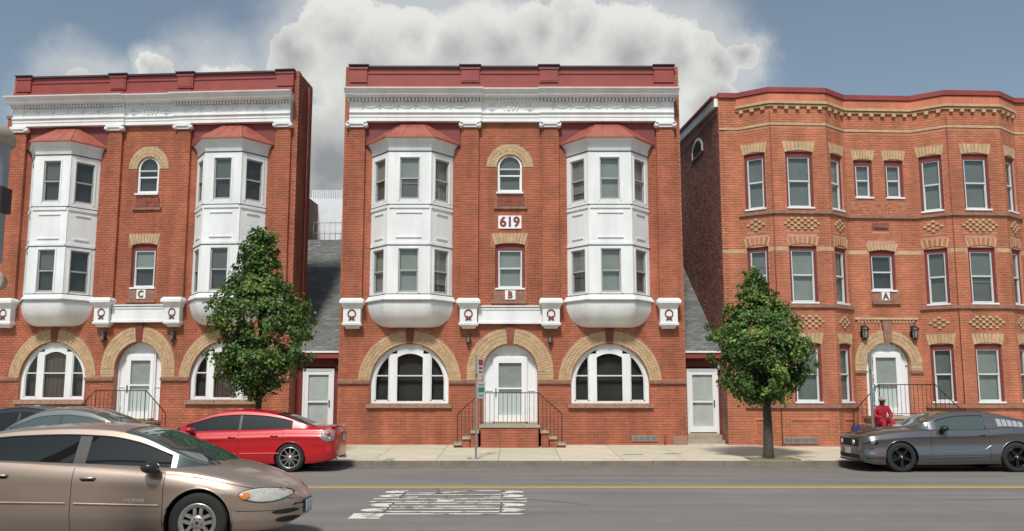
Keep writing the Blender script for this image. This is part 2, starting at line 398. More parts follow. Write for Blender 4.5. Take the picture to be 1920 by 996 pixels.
def jack_arch(root, M, u0, u1, z0, z1, y, flare=.1, rise=.06, n=8, mats=None, name='lintel'):
    """flat-topped arch of splayed bricks over an opening, with a curved underside"""
    A = [MB(M), MB(M)]; uc = (u0 + u1) / 2
    for i in range(n):
        a, b = i / n, (i + 1) / n
        g = .006
        xa, xb = u0 + (u1 - u0) * a + g, u0 + (u1 - u0) * b - g
        ta, tb = uc + (xa - uc) * (1 + 2 * flare / (u1 - u0)), uc + (xb - uc) * (1 + 2 * flare / (u1 - u0))
        za = z0 + rise * (1 - (2 * a - 1) ** 2); zb = z0 + rise * (1 - (2 * b - 1) ** 2)
        A[i % 2].prism_y([(xa, za), (xb, zb), (tb, z1), (ta, z1)], y - .02 - R.uniform(0, .008), y + .1)
    if mats is None:
        A[0].v += []; c = MB(M); A[0].M = A[1].M = None
        b = len(A[0].v); A[0].v += A[1].v; A[0].f += [tuple(i + b for i in f) for f in A[1].f]; A[0].sm += A[1].sm
        return A[0].build(name, BUFF, root)
    A[0].build(name, mats[0], root); A[1].build(name, mats[1], root)
def arch_head(b, uc, r, zc, zt, y0, y1, n=20):
    """fill between a half round of radius r and the level zt below its crown"""
def text(name, s, size, m, parent, loc, ext=.008, sx=1., rot=(pi / 2, 0, 0), bold=.012):
    c = bpy.data.curves.new(name, 'FONT'); c.body = s; c.size = size; c.extrude = ext; c.offset = bold * size; c.align_x = 'CENTER'; c.align_y = 'CENTER'; c.resolution_u = 4
    c.materials.append(m); o = bpy.data.objects.new(name, c); COL.objects.link(o); o.parent = parent
    if MB.WARP: loc = MB.WARP(loc)
    o.location = loc; o.rotation_euler = rot; o.scale = (sx, 1, 1)
    dg = bpy.context.evaluated_depsgraph_get(); me = bpy.data.meshes.new_from_object(o.evaluated_get(dg)); me.materials.clear(); me.materials.append(m)
    p = bpy.data.objects.new(name, me); COL.objects.link(p); p.parent = parent; p.location = o.location; p.rotation_euler = rot; p.scale = o.scale
    bpy.data.objects.remove(o); return p

# ---------------------------------------------------------------- ground
def road_and_pavement():
    g = MB(); g.box(-400, 400, -200, 900, -.6, -.03); g.build('ground', ASPH, None, kind='structure')
    r = MB(); r.add([(-120, 7.2, 0), (120, 7.2, 0), (120, 22.86, 0), (-120, 22.86, 0)], [(0, 1, 2, 3)]); r.build('road', ASPH, None, kind='structure')
    for y in (17.44, 17.72):
        l = MB(); l.add([(-120, y, .004), (120, y, .004), (120, y + .11, .004), (-120, y + .11, .004)], [(0, 1, 2, 3)]); l.build('centre_line', YELLOW, None, kind='structure')
    # crack fillings and a darker repair strip along the gutter
    t = MB(); rr = random.Random(5)
    for x, y, n, dx, dy in ((-1.6, 17.9, 9, .05, -.3), (-1.2, 16.6, 16, .16, -.12), (2.5, 21.6, 40, .35, .0), (7.5, 15.5, 30, .3, .01), (-9, 20.2, 50, .4, 0)):
        pts = [(x, y)]
        for i in range(n): pts.append((pts[-1][0] + dx + rr.uniform(-.05, .05), pts[-1][1] + dy + rr.uniform(-.03, .03)))
        for (a, b), (c, d) in zip(pts, pts[1:]):
            nn = Vector((-(d - b), c - a)).normalized() * .014
            t.add([(a - nn.x, b - nn.y, .003), (c - nn.x, d - nn.y, .003), (c + nn.x, d + nn.y, .003), (a + nn.x, b + nn.y, .003)], [(0, 1, 2, 3)])
    t.build('tar_crack', mat('tar', (.11, .10, .095), .8), None, kind='structure')
    gt = MB(); gt.add([(-120, 22.1, .002), (120, 22.1, .002), (120, 22.86, .002), (-120, 22.86, .002)], [(0, 1, 2, 3)])
    gt.build('gutter', mat('gutter_dirt', (.20, .18, .155), .95, (.14, .125, .105), 1.8, bump=.3), None, kind='structure')
    # far kerb and pavement of cast slabs
    kerb = empty('kerb', (0, 22.86, 0), kind='structure'); k0 = None
    for i in range(-24, 24):
        if k0 is None:
            b = MB(); b.box(0, 1.79, 0, .16, -.1, .13); o = b.build('kerb_stone', KERBM, kerb); k0 = o.data
            bm = bmesh.new(); bm.from_mesh(k0); bmesh.ops.bevel(bm, geom=[e for e in bm.edges if e.verts[0].co.z > .1 and e.verts[1].co.z > .1 and max(e.verts[0].co.y, e.verts[1].co.y) < .01], offset=.03, segments=2, affect='EDGES'); bm.to_mesh(k0); bm.free()
        else: o = inst('kerb_stone', k0, kerb)
        o.location = (i * 1.8, R.uniform(-.006, .006), R.uniform(-.006, .004))
    pave = empty('pavement', (0, 23.02, .13), kind='structure')
    sl = .035; s0 = None
    MB().add([(-60, 0, -.012), (60, 0, -.012), (60, 7.5, 7.5 * sl - .012), (-60, 7.5, 7.5 * sl - .012)], [(0, 1, 2, 3)]).build('joint_bed', JOINT, pave)
    for j in range(5):
        for i in range(-15, 16):
            if s0 is None:
                b = MB(); w, d, g = 1.62, 1.5, .007
                b.add([(g, g, g * sl - .08), (w - g, g, g * sl - .08), (w - g, d - g, d * sl - .08), (g, d - g, d * sl - .08), (g, g, g * sl), (w - g, g, g * sl), (w - g, d - g, (d - g) * sl), (g, d - g, (d - g) * sl)],
                      [(4, 5, 6, 7), (0, 1, 5, 4), (1, 2, 6, 5), (2, 3, 7, 6), (3, 0, 4, 7)])
                o = b.build('paving_slab', CONC, pave); s0 = o.data
            else: o = inst('paving_slab', s0, pave)
            o.location = (i * 1.62 - .35, j * 1.5, j * 1.5 * sl + R.uniform(-.003, .003))
    # near side pavement under the photographer's feet
    n = MB(); n.box(-60, 60, -6, 7.0, -.02, .13); n.build('near_pavement', CONC, None, kind='structure')
    n = MB(); n.box(-60, 60, 7.0, 7.18, -.02, .13); n.build('near_kerb', KERBM, None, kind='structure')
    for x, y, w in ((3.05, 24.55, .55), (4.25, 24.75, .45), (-.9, 24.6, .04), (7.6, 23.9, .5)):      # small covers let into the slabs
        zz = .13 + (y - 23.02) * sl
        tag(MB().add([(x, y, zz + .004), (x + w, y, zz + .004), (x + w, y + .13, zz + .0085), (x, y + .13, zz + .0085)], [(0, 1, 2, 3)]).build('valve_cover', mat('cover_iron', (.20, .16, .12), .8) if 'cover_iron' not in MATS else MATS['cover_iron'], None),
            {3.05: 'long rusty utility cover in the pavement right of the middle porch', 4.25: 'short rusty utility cover in the pavement nearest the right link door', -.9: 'narrow joint plate in the pavement before the middle porch', 7.6: 'rusty cover in the pavement right of the round street tree'}[x], 'utility cover')
def school():
    """SCHOOL painted across the near lane, to be read by drivers heading right"""
    x0, x1, ytop = -2.36, .22, 16.95
    root = empty('school_lettering', (0, 0, .006), kind='structure')
    H = x1 - x0; LW = .50; TH = .09; pitch = .66
    def put(b, poly, k):       # letter space: a across 0..1 (towards the viewer), c up 0..1 (to the right)
        pts = [(x0 + c * H, ytop - k * pitch - a * LW, 0) for a, c in poly]
        b.add(pts, [tuple(range(len(pts)))])
    def stroke(b, line, k, ta=.24, tc=.045):     # stroke of elongated letters: ta thick across, tc thick along
        for (a0, c0), (a1, c1) in zip(line, line[1:]):
            d = Vector((a1 - a0, c1 - c0)); 
            if abs(d.y) > abs(d.x): n = (ta / 2, 0); e = (0, tc * .3)
            else: n = (0, tc); e = (ta * .3, 0)
            s = 1 if (d.y if abs(d.y) > abs(d.x) else d.x) > 0 else -1
            put(b, [(a0 - n[0] - e[0] * s, c0 - n[1] - e[1] * s), (a1 - n[0] + e[0] * s, c1 - n[1] + e[1] * s), (a1 + n[0] + e[0] * s, c1 + n[1] + e[1] * s), (a0 + n[0] - e[0] * s, c0 + n[1] - e[1] * s)], k)
    def arc(b, k, ca, cc, ra, rc, t0, t1, ta=.24, tc=.13, n=12):
        for i in range(n):
            u, v = t0 + (t1 - t0) * i / n, t0 + (t1 - t0) * (i + 1) / n
            put(b, [(ca + ra * cos(u), cc + rc * sin(u)), (ca + ra * cos(v), cc + rc * sin(v)), (ca + (ra - ta) * cos(v), cc + (rc - tc) * sin(v)), (ca + (ra - ta) * cos(u), cc + (rc - tc) * sin(u))], k)
    for k, ch in enumerate('SCHOOL'):
        b = MB()
        if ch == 'S':
            arc(b, k, .5, .84, .5, .16, 0, pi); arc(b, k, .5, .16, .5, .16, pi, 2 * pi)
            stroke(b, [(.1, .84), (.1, .60)], k); stroke(b, [(.9, .16), (.9, .40)], k); put(b, [(0, .60), (.2, .64), (1, .40), (.8, .36)], k)
        elif ch == 'C':
            arc(b, k, .5, .84, .5, .16, 0, pi); arc(b, k, .5, .16, .5, .16, pi, 2 * pi); stroke(b, [(.1, .16), (.1, .84)], k)
            stroke(b, [(.9, .74), (.9, .84)], k); stroke(b, [(.9, .16), (.9, .26)], k)
        elif ch == 'H':
            stroke(b, [(.1, 0), (.1, 1)], k); stroke(b, [(.9, 0), (.9, 1)], k); put(b, [(.2, .42), (.2, .53), (.8, .53), (.8, .42)], k)
        elif ch == 'O':
            arc(b, k, .5, .84, .5, .16, 0, pi); arc(b, k, .5, .16, .5, .16, pi, 2 * pi); stroke(b, [(.1, .16), (.1, .84)], k); stroke(b, [(.9, .16), (.9, .84)], k)
        else:
            stroke(b, [(.1, 0), (.1, 1)], k); put(b, [(.2, -.01), (.2, .17), (1.15, .17), (1.15, -.01)], k)
        b.build('letter', RPAINT, root)
road_and_pavement(); school()

# ---------------------------------------------------------------- the two gabled-bay blocks (lettered C and B)
def block(root, letter, number, curtains, cand_zmin, sx):
    back, bricks, cand = MB(), MB(), []
    UB = (-3.2, 3.06); UD = -.06
    W0, W1 = -5.42, 5.42
    ops = [op_arch(UB[0], 1.22, 2.2, 1.55), op_arch(UB[1], 1.22, 2.2, 1.55), op_arch(UD, .85, 2.56, .93),
           op_rect(UD - .47, UD + .47, 5.16, 6.60), op_arch(UD - .01, .40, 9.12, 8.25)]
    nob = [op_rect(UB[0] - 1.2, UB[0] + 1.2, 4.3, 10.6), op_rect(UB[1] - 1.2, UB[1] + 1.2, 4.3, 10.6),
           op_arch(UB[0], 1.60, 2.27, 2.27), op_arch(UB[1], 1.60, 2.27, 2.27), op_arch(UD, 1.34, 2.56, 2.27),
           op_rect(UD - .47, UD + .50, 7.76, 8.14), op_rect(UD - .62, UD + .55, 6.58, 6.93), op_rect(UD - .5, UD + .5, 4.72, 5.12),
           op_arch(UD - .01, .76, 9.12, 9.12), op_rect(W0, W1, 2.17, 2.28)]
    brick_wall(back, bricks, cand, ID.copy(), W0, W1, .2, 10.56, ops, nob=nob)
    brick_wall(back, bricks, None, ID.copy(), W0, -5.30, 10.56, 12.48); brick_wall(back, bricks, None, ID.copy(), 5.28, W1, 10.56, 12.48)
    # pilasters
    for a, b in ((-5.26, -4.74), (-1.62, -1.08), (.96, 1.50), (4.66, 5.22)):
        brick_wall(back, bricks, cand, ID.copy(), a, b, 4.8, 10.40, y=-.12, thick=.13)
        pb = MB(); z = 4.8
        while z < 10.35:
            pb.box(a - .008, a + .1, -.126, -.002, z + .006, z + .074); pb.box(b - .1, b + .008, -.126, -.002, z + .006, z + .074); z += .08
        pb.build('pilaster_brickwork', BRICK, root, kind='stuff')
    # behind the parapet and down the sides
    back.box(W0, W1, .002, .35, 10.56, 12.4); back.box(W0, W0 + .35, .35, 1.5, .2, 12.45); back.box(W1 - .35, W1, .35, 1.5, .2, 12.45)
    back.build('wall', MORTAR, root)
    finish_bricks(root, cand, bricks, BRICK, cand_zmin, sx)
    # side returns: dark red painted brick, seen edge-on
    sd = MB()
    for u, s in ((W0, -1), (W1, 1)):
        M, L = frame((W1, 0), (W1, -1.5)) if s > 0 else frame((W0, -1.5), (W0, 0))
        brick_wall(MB(), sd, None, M, 0, L, .24, 12.4)
    sd.build('side_brickwork', BRICK, root, kind='stuff')
    rb = MB(); rb.box(W0 + 3.2, W1 - 3.2, 1.5, 13, .2, 10.6); rb.build('rear_wing', MORTARD, root)
    rb = MB(); rb.box(W0 + .36, W1 - .36, .36, 1.49, 11.6, 11.7); rb.build('roof', SHING, root)
    dp = MB(); dp.tube([(W1 + .08, .9, z) for z in (12.2, 8, 4, .4)], .05, 8); dp.build('downspout', OXIDE, root)
    # brownstone belt between the arches, and sills
    for a, b in ((W0 - .02, UB[0] - 1.23), (UB[0] + 1.23, UD - .86), (UD + .86, UB[1] - 1.23), (UB[1] + 1.23, W1 + .02)):
        n = max(1, round((b - a) / .5)); st = MB()
        for i in range(n):
            q = (b - a) / n; x0, x1 = a + i * q, a + (i + 1) * q - .006; j = R.uniform(0, .02)
            st.add([(x0, .02, 2.155), (x1, .02, 2.155), (x1, -.07 - j, 2.17), (x0, -.07 - j, 2.17), (x0, .02, 2.30), (x1, .02, 2.30), (x1, -.085 - j, 2.265), (x0, -.085 - j, 2.265)],
                   [(0, 3, 2, 1)[::-1], (4, 7, 6, 5)[::-1], (3, 2, 6, 7), (0, 1, 5, 4)[::-1], (1, 2, 6, 5), (0, 4, 7, 3)])
        st.build('belt_course', BROWN, root)
    for u in UB:
        b = MB()
        for i in range(5):
            j = R.uniform(0, .025); b.box(u - 1.32 + i * .53, u - 1.32 + (i + 1) * .53 - .006, -.10 - j, .05, 1.42, 1.545)
        b.build('stone_sill', mat('sill_stone', (.38, .26, .18), .85, (.25, .15, .11), 9, bump=.7) if 'sill_stone' not in MATS else MATS['sill_stone'], root)
    # big arches, keystones, three-light windows
    for i, u in enumerate(UB):
        arch_bricks(root, None, u, 2.20, 1.23, 1.62, 0, pi, -.03, rows=4, legs=0)
        MB().prism_y([(u - .10, 3.43), (u + .10, 3.43), (u + .135, 3.86), (u - .135, 3.86)], -.07, .05).build('keystone', OXIDE, root)
        f = MB(); y0, y1 = .10, .2
        f.ring_y(u, 2.20, 1.10, 1.222, 0, pi, y0, y1, 36)
        f.box(u - 1.222, u - 1.10, y0, y1, 1.55, 2.20); f.box(u + 1.10, u + 1.222, y0, y1, 1.55, 2.20); f.box(u - 1.10, u + 1.10, y0 + .002, y1, 1.55, 1.63)
        for s in (-1, 1): f.box(u + s * .52 - .12, u + s * .52 + .12, y0 + .003, y1, 1.63, 2.20 + sqrt(1.11 ** 2 - .64 ** 2))
        # head over the middle light, with a shallow curve beneath
        hd = [(u + .40 * c, 2.99 + .12 * (1 - c * c)) for c in [k / 8 for k in range(-8, 9)]]
        f.prism_y([(u - .40, 2.99)] + [p for p in hd[1:-1]] + [(u + .40, 2.99)] + [(u + 1.11 * cos(a), 2.20 + 1.11 * sin(a)) for a in [radians(68 + 44 * k / 12) for k in range(13)]], y0 + .004, y1)
        # narrow side heads
        win = f.build('arched_window', WHITE, root)
        w = .8; zmid = 2.42
        r = MB(); r.box(u - .40, u + .40, y0 + .03, y1, zmid - .02, zmid + .02)
        for s in (-1, 1):
            a, b = sorted((u + s * .64, u + s * 1.10)); r.box(a, b, y0 + .03, y1, zmid - .02, zmid + .02)
            # curved inner bead
            r.ring_y(u, 2.2, 1.06, 1.10, 0 if s > 0 else radians(128), radians(52) if s > 0 else pi, y0 + .02, y1, 12)
            r.box(u + s * 1.08 - .02, u + s * 1.08 + .02, y0 + .02, y1, 1.63, 2.2)
            r.box(u + s * .66 - .02, u + s * .66 + .02, y0 + .02, y1, 1.63, 2.2 + sqrt(1.1 ** 2 - .66 ** 2))
            r.box(a, b, y0 + .02, y1, 1.63, 1.67)
        r.build('meeting_rail', FRAME, win)
        MB().box(u - .40, u + .40, y0 + .06, y0 + .065, 1.63, 3.09).build('pane', GLASS, win)
        for s in (-1, 1):
            arc = [(u + s * 1.09 * cos(t), 2.2 + 1.09 * sin(t)) for t in [radians(54 * k / 8) for k in range(9)]]
            poly = [(u + s * .64, 1.63), (u + s * 1.09, 1.63)] + arc + [(u + s * .64, arc[-1][1])]
            if s < 0: poly = poly[::-1]
            MB().prism_y(poly, y0 + .06, y0 + .065).build('pane', GLASS, win)
        bb = MB(); bb.box(u - 1.2, u + 1.2, .33, .34, 1.56, 3.4); bb.build('dark_room', ROOM_DARK, win)
        if curtains == 'C':
            v = MB(); k = 0; x = u - .38
            while x < u + .36: v.box(x, x + .075, .24 + .01 * (k % 2), .245 + .01 * (k % 2), 1.64, 3.08); x += .085; k += 1
            v.build('vertical_blind', mat('brown_blind', (.13, .09, .075), .9) if 'brown_blind' not in MATS else MATS['brown_blind'], win) if curtains == 'C' else v.build('vertical_blind', MATS['grey_curtain'], win)
    # doorway
    arch_bricks(root, None, UD, 2.56, .86, 1.36, 0, pi, -.03, rows=4, legs=.27)
    MB().prism_y([(UD - .09, 3.42), (UD + .09, 3.42), (UD + .14, 3.97), (UD - .14, 3.97)], -.08, .05).build('keystone', OXIDE if letter != 'B' else TERRA, root)
    dz0, dzt = 1.0, 2.98
    p = MB(); p.prism_y([(UD - .85, .94), (UD + .85, .94), (UD + .85, 2.56)] + [(UD + .85 * cos(a), 2.56 + .85 * sin(a)) for a in [pi * k / 24 for k in range(1, 24)]] + [(UD - .85, 2.56)], .26, .30)
    p.box(UD - .80, UD - .52, .235, .26, 1.95, 1.975); p.box(UD + .52, UD + .80, .235, .26, 1.95, 1.975)
    p.ring_y(UD, 2.56, .78, .85, 0, pi, .20, .26, 28); p.box(UD - .85, UD - .78, .20, .26, .94, 2.56); p.box(UD + .78, UD + .85, .20, .26, .94, 2.56)
    p.build('door_surround', WHITED, root)
    d = MB(); a, b = UD - .48, UD + .48
    d.box(a, a + .12, .16, .24, dz0, dzt); d.box(b - .12, b, .16, .24, dz0, dzt); d.box(a + .12, b - .12, .162, .24, dzt - .16, dzt); d.box(a + .12, b - .12, .162, .24, dz0, dz0 + .2)
    d.box(a + .12, b - .12, .158, .24, 2.0, 2.05); d.box(a - .06, a, .18, .25, dz0, dzt + .06); d.box(b, b + .06, .18, .25, dz0, dzt + .06); d.box(a, b, .181, .25, dzt, dzt + .06)
    door = d.build('storm_door', WHITED, root)
    MB().box(a + .12, b - .12, .19, .195, 2.05, dzt - .16).build('pane', GLASS, door); MB().box(a + .12, b - .12, .19, .195, dz0 + .2, 2.0).build('pane', GLASS, door)
    MB().box(a + .12, b - .12, .245, .255, 2.05, dzt - .16).build('inner_door', mat('inner_door_grey', (.42, .42, .42), .7) if 'inner_door_grey' not in MATS else MATS['inner_door_grey'], door)
    MB().box(a + .12, b - .12, .245, .256, dz0 + .2, 2.0).build('inner_door', WHITED, door)
    h = MB(); h.box(a + .02, a + .05, .12, .16, 1.78, 2.02); h.build('handle', BLACK, door)
    MB().box(UD - .5, UD + .5, -.02, .2, .94, 1.0).build('threshold', mat('brass_threshold', (.5, .42, .22), .5) if 'brass_threshold' not in MATS else MATS['brass_threshold'], root)
    # lettered tile, brown stones and number plate
    def rough_block(name, u0, u1, z0, z1, m, y=-.03, n=5):
        b = MB()
        for i in range(n):
            for k in range(2 if z1 - z0 > .25 else 1):
                q = (u1 - u0) / n; zz = (z1 - z0) / (2 if z1 - z0 > .25 else 1); j = R.uniform(-.012, .012)
                b.box(u0 + i * q, u0 + (i + 1) * q - .005, y - j, .02, z0 + k * zz, z0 + (k + 1) * zz - .005)
        return b.build(name, m, root)
    rough_block('terracotta_panel', UD - .43, UD + .47, 7.82, 8.13, TERRA, n=6)
    rough_block('stone_ledge', UD - .52, UD + .55, 7.72, 7.80, BROWN, y=-.09, n=4)
    rough_block('stone_apron', UD - .48, UD + .46, 4.78, 5.09, BROWN, y=-.025, n=3)
    rough_block('stone_ledge', UD - .60, UD + .52, 4.68, 4.775, BROWN, y=-.08, n=4)
    if number:
        pl = MB().box(UD - .38, UD + .36, -.05, .0, 7.08, 7.50).build('number_plate', WHITE, root)
        text('number', number, .44, OXIDE, pl, (UD - .01, -.055, 7.285), sx=.98, bold=.03)
    tl = MB().box(UD - .16, UD + .17, -.09, -.02, 4.80, 5.09).build('letter_tile', WHITE, root)
    text('letter', letter, .30, OXIDE if letter == 'B' else mat('bronze_letter', (.16, .08, .03), .6), tl, (UD, -.095, 4.94), sx=.85, bold=.04)
    # small flat-headed window over the door
    jack_arch(root, ID.copy(), UD - .49, UD + .47, 6.56, 6.93, .0, flare=.11, rise=.07, n=10)
    sr = MB(); M = None; y = .07
    sr.box(UD - .47, UD - .38, y, .2, 5.16, 6.58); sr.box(UD + .38, UD + .47, y, .2, 5.16, 6.58); sr.box(UD - .38, UD + .38, y + .002, .2, 6.40, 6.60)
    sr.build('window_surround', OXIDE, root)
    sash_window(root, ID.copy(), UD, 5.18, 6.40, .76, y=.09, blind=BLIND if curtains == 'B' else ROOM_DARK, rail=.52, sill=.09, drawn=.47 if curtains == 'C' else None)
    # round-headed window
    arch_bricks(root, None, UD - .01, 9.10, .42, .76, 0, pi, -.02, rows=3)
    sash_window(root, ID.copy(), UD - .01, 8.27, 9.12, .78, y=.03, fm=WHITE, blind=BLINDM if curtains == 'B' else ROOM_DARK, rail=.44, top_arch=1, fw=.06, sill=.04)
    b = MB(); b.box(UD - .36, UD + .34, .02, .09, 9.02, 9.055); b.build('glazing_bar', FRAME, root)
    # panel over the door and wreathed consoles
    p = MB(); p.box(UD - 1.0, UD + 1.0, -.14, -.02, 4.06, 4.56); p.box(UD - 1.0, UD + 1.0, -.20, -.02, 4.56, 4.60); p.box(UD - 1.0, UD + 1.0, -.17, -.14, 4.03, 4.10); p.box(UD - 1.0, UD + 1.0, -.165, -.14, 4.47, 4.53)
    p.build('white_panel', WHITE, root)
    for u in (-5.0, -1.36, 1.22, 4.90):
        def R4(h, v, z): return [(u - h, .0, z), (u - h, -v, z), (u + h, -v, z), (u + h, .0, z)]
        c = MB(); c.loft([R4(*q) for q in ((.20, .16, 3.88), (.22, .20, 3.93), (.30, .30, 3.98), (.31, .31, 4.04), (.27, .28, 4.06), (.27, .28, 4.50), (.29, .30, 4.52), (.31, .33, 4.60), (.37, .42, 4.66), (.37, .42, 4.74), (.31, .34, 4.82), (.31, 0, 4.821))], caps=True)
        cs = c.build('console', WHITE, root)
        wr = MB(); n = 20
        for k in range(n):
            a0 = 2 * pi * k / n; wr.sphere((u + .115 * cos(a0), -.29, 4.33 + .125 * sin(a0)), .024, 6, 4)
        for dx, dz in ((-.03, .22), (.03, .22)): wr.sphere((u + dx, -.29, 4.33 - .125 + dz * .18), .022, 6, 4)
        for s in (-1, 1): wr.tube([(u, -.29, 4.20), (u + s * .05, -.30, 4.17), (u + s * .09, -.29, 4.135)], .018, 5); wr.tube([(u, -.29, 4.20), (u + s * .04, -.30, 4.13)], .014, 5)
        wr.build('wreath', OXIDE, cs)
    # red boarding behind the bay roofs
    for a, b in ((-4.74, -1.62), (1.50, 4.66)):
        p = MB(); p.box(a, b, -.03, .0, 9.72, 10.57)
        p.build('red_boarding', OXIDE, root)
    # oriel bays
    for u in UB: bay(root, u, curtains)
    # entablature
    def sect(b, u0, u1, prof, m0=0, m1=0):
        r0 = [(u0 - (v - prof[0][0]) * m0, -v, z) for v, z in prof]; r1 = [(u1 + (v - prof[0][0]) * m1, -v, z) for v, z in prof]
        b.loft([r0, r1], caps=True)
    en = MB()
    def prof(o): return [(0, 10.57), (.16 + o, 10.57), (.16 + o, 10.68), (.18 + o, 10.70), (.18 + o, 10.80), (.23 + o, 10.83), (.23 + o, 10.86), (.17 + o, 10.88), (.17 + o, 11.17), (.21 + o, 11.185), (.21 + o, 11.20), (0, 11.20)]
    def top(o): return [(0, 11.31), (.33 + o, 11.31), (.34 + o, 11.34), (.45 + o, 11.36), (.45 + o, 11.40), (.48 + o, 11.43), (.52 + o, 11.49), (.57 + o, 11.52), (.58 + o, 11.56), (0, 11.60)]
    ua, ub = -.98, .90; e0, e1 = -5.24, 5.22
    sect(en, e0, ua, prof(.06)); sect(en, ua, ub, prof(0)); sect(en, ub, e1, prof(.06))
    sect(en, e0 - .05, ua, top(.07), .12, .1); sect(en, ua + .02, ub - .02, top(0)); sect(en, ub, e1 + .05, top(.07), .1, .12)
    en.box(e0, e1, -.22, 0, 11.19, 11.32)
    ent = en.build('entablature', WHITE, root)
    dn = MB(); x = e0 - .04
    while x < e1:
        o = 0 if ua + .03 < x < ub - .06 else .07
        dn.box(x, x + .062, -.28 - o, -.2, 11.215, 11.305); x += .115
    dn.build('dentil_course', WHITE, ent, kind='stuff')
    for (a, b) in ((e0 + .42, ua - .42), (ub + .42, e1 - .42)):
        n = 6; q = (b - a) / n
        for i in range(n):
            s = MB(); s.tube([(a + q * i + q * (k / 10), -.245, 11.12 - .11 * (1 - (2 * k / 10 - 1) ** 2)) for k in range(11)], .022, 6)
            s.sphere((a + q * i, -.245, 11.12), .03, 6, 4); s.tube([(a + q * i, -.245, 11.1), (a + q * i, -.245, 10.98)], .013, 5, r1=.026)
            s.build('swag', WHITE, ent)
    for uu in (-.66, .58):
        s = MB()
        for k, (w, h) in enumerate(((.17, .115), (.08, .055))):
            pts = [(uu - w, -.18, 11.02), (uu, -.18, 11.02 + h), (uu + w, -.18, 11.02), (uu, -.18, 11.02 - h), (uu - w, -.18, 11.02)]
            for p0, p1 in zip(pts, pts[1:]): s.tube([p0, p1], .016, 5)
        s.build('lozenge', WHITE, ent)
    text('year', '1897', .27, WHITE, ent, (-.04, -.185, 11.02), ext=.022, sx=1.05, bold=.01)
    for u in (-5.0, -1.35, 1.23, 4.94):
        c = MB(); c.box(u - .31, u + .31, -.25, 0, 10.47, 10.568); c.box(u - .27, u + .27, -.20, 0, 10.38, 10.47)
        for s in (-1, 1):
            c.lathe([(.001, 0), (.075, 0), (.075, .24), (.001, .24)], Matrix.Translation((u + s * .285, -.01, 10.445)) @ Matrix.Rotation(pi / 2, 4, 'X'), 12)
        c.build('capital', WHITE, root)
    # red metal parapet with pilaster strips
    p = MB(); p.box(-5.29, 5.27, -.06, .30, 11.58, 12.40); p.box(-5.29, 5.27, -.20, -.06, 11.58, 11.72)
    p.loft([[(-5.29, -.20, 11.72), (5.27, -.20, 11.72)], [(-5.29, -.06, 11.86), (5.27, -.06, 11.86)]]); p.box(-5.29, 5.27, -.09, -.06, 12.20, 12.24)
    p.build('parapet', OXIDEL, root)
    for a, b in ((-5.28, -4.72), (-1.66, -1.06), (.90, 1.50), (4.62, 5.26)):
        s = MB()
        s.box(a, b, -.12, -.061, 11.90, 12.38); s.box(a - .03, b + .03, -.15, -.061, 12.34, 12.401); s.box(a + .05, b - .05, -.135, -.12, 11.95, 12.3) if a > -5 and b < 5 else None
        s.box(a, b, -.245, -.2005, 11.59, 11.80)
        s.build('parapet_pier', OXIDEL, root)
    c = MB(); c.box(-5.3, 5.28, -.14, .34, 12.402, 12.46)
    for a, b in ((-1.72, -1.0), (.84, 1.56), (4.58, 5.3), (-5.32, -4.66)): c.box(a, b, -.20, .34, 12.463, 12.492)
    c.build('coping', mat('dark_coping', (.05, .035, .045), .5) if 'dark_coping' not in MATS else MATS['dark_coping'], root)

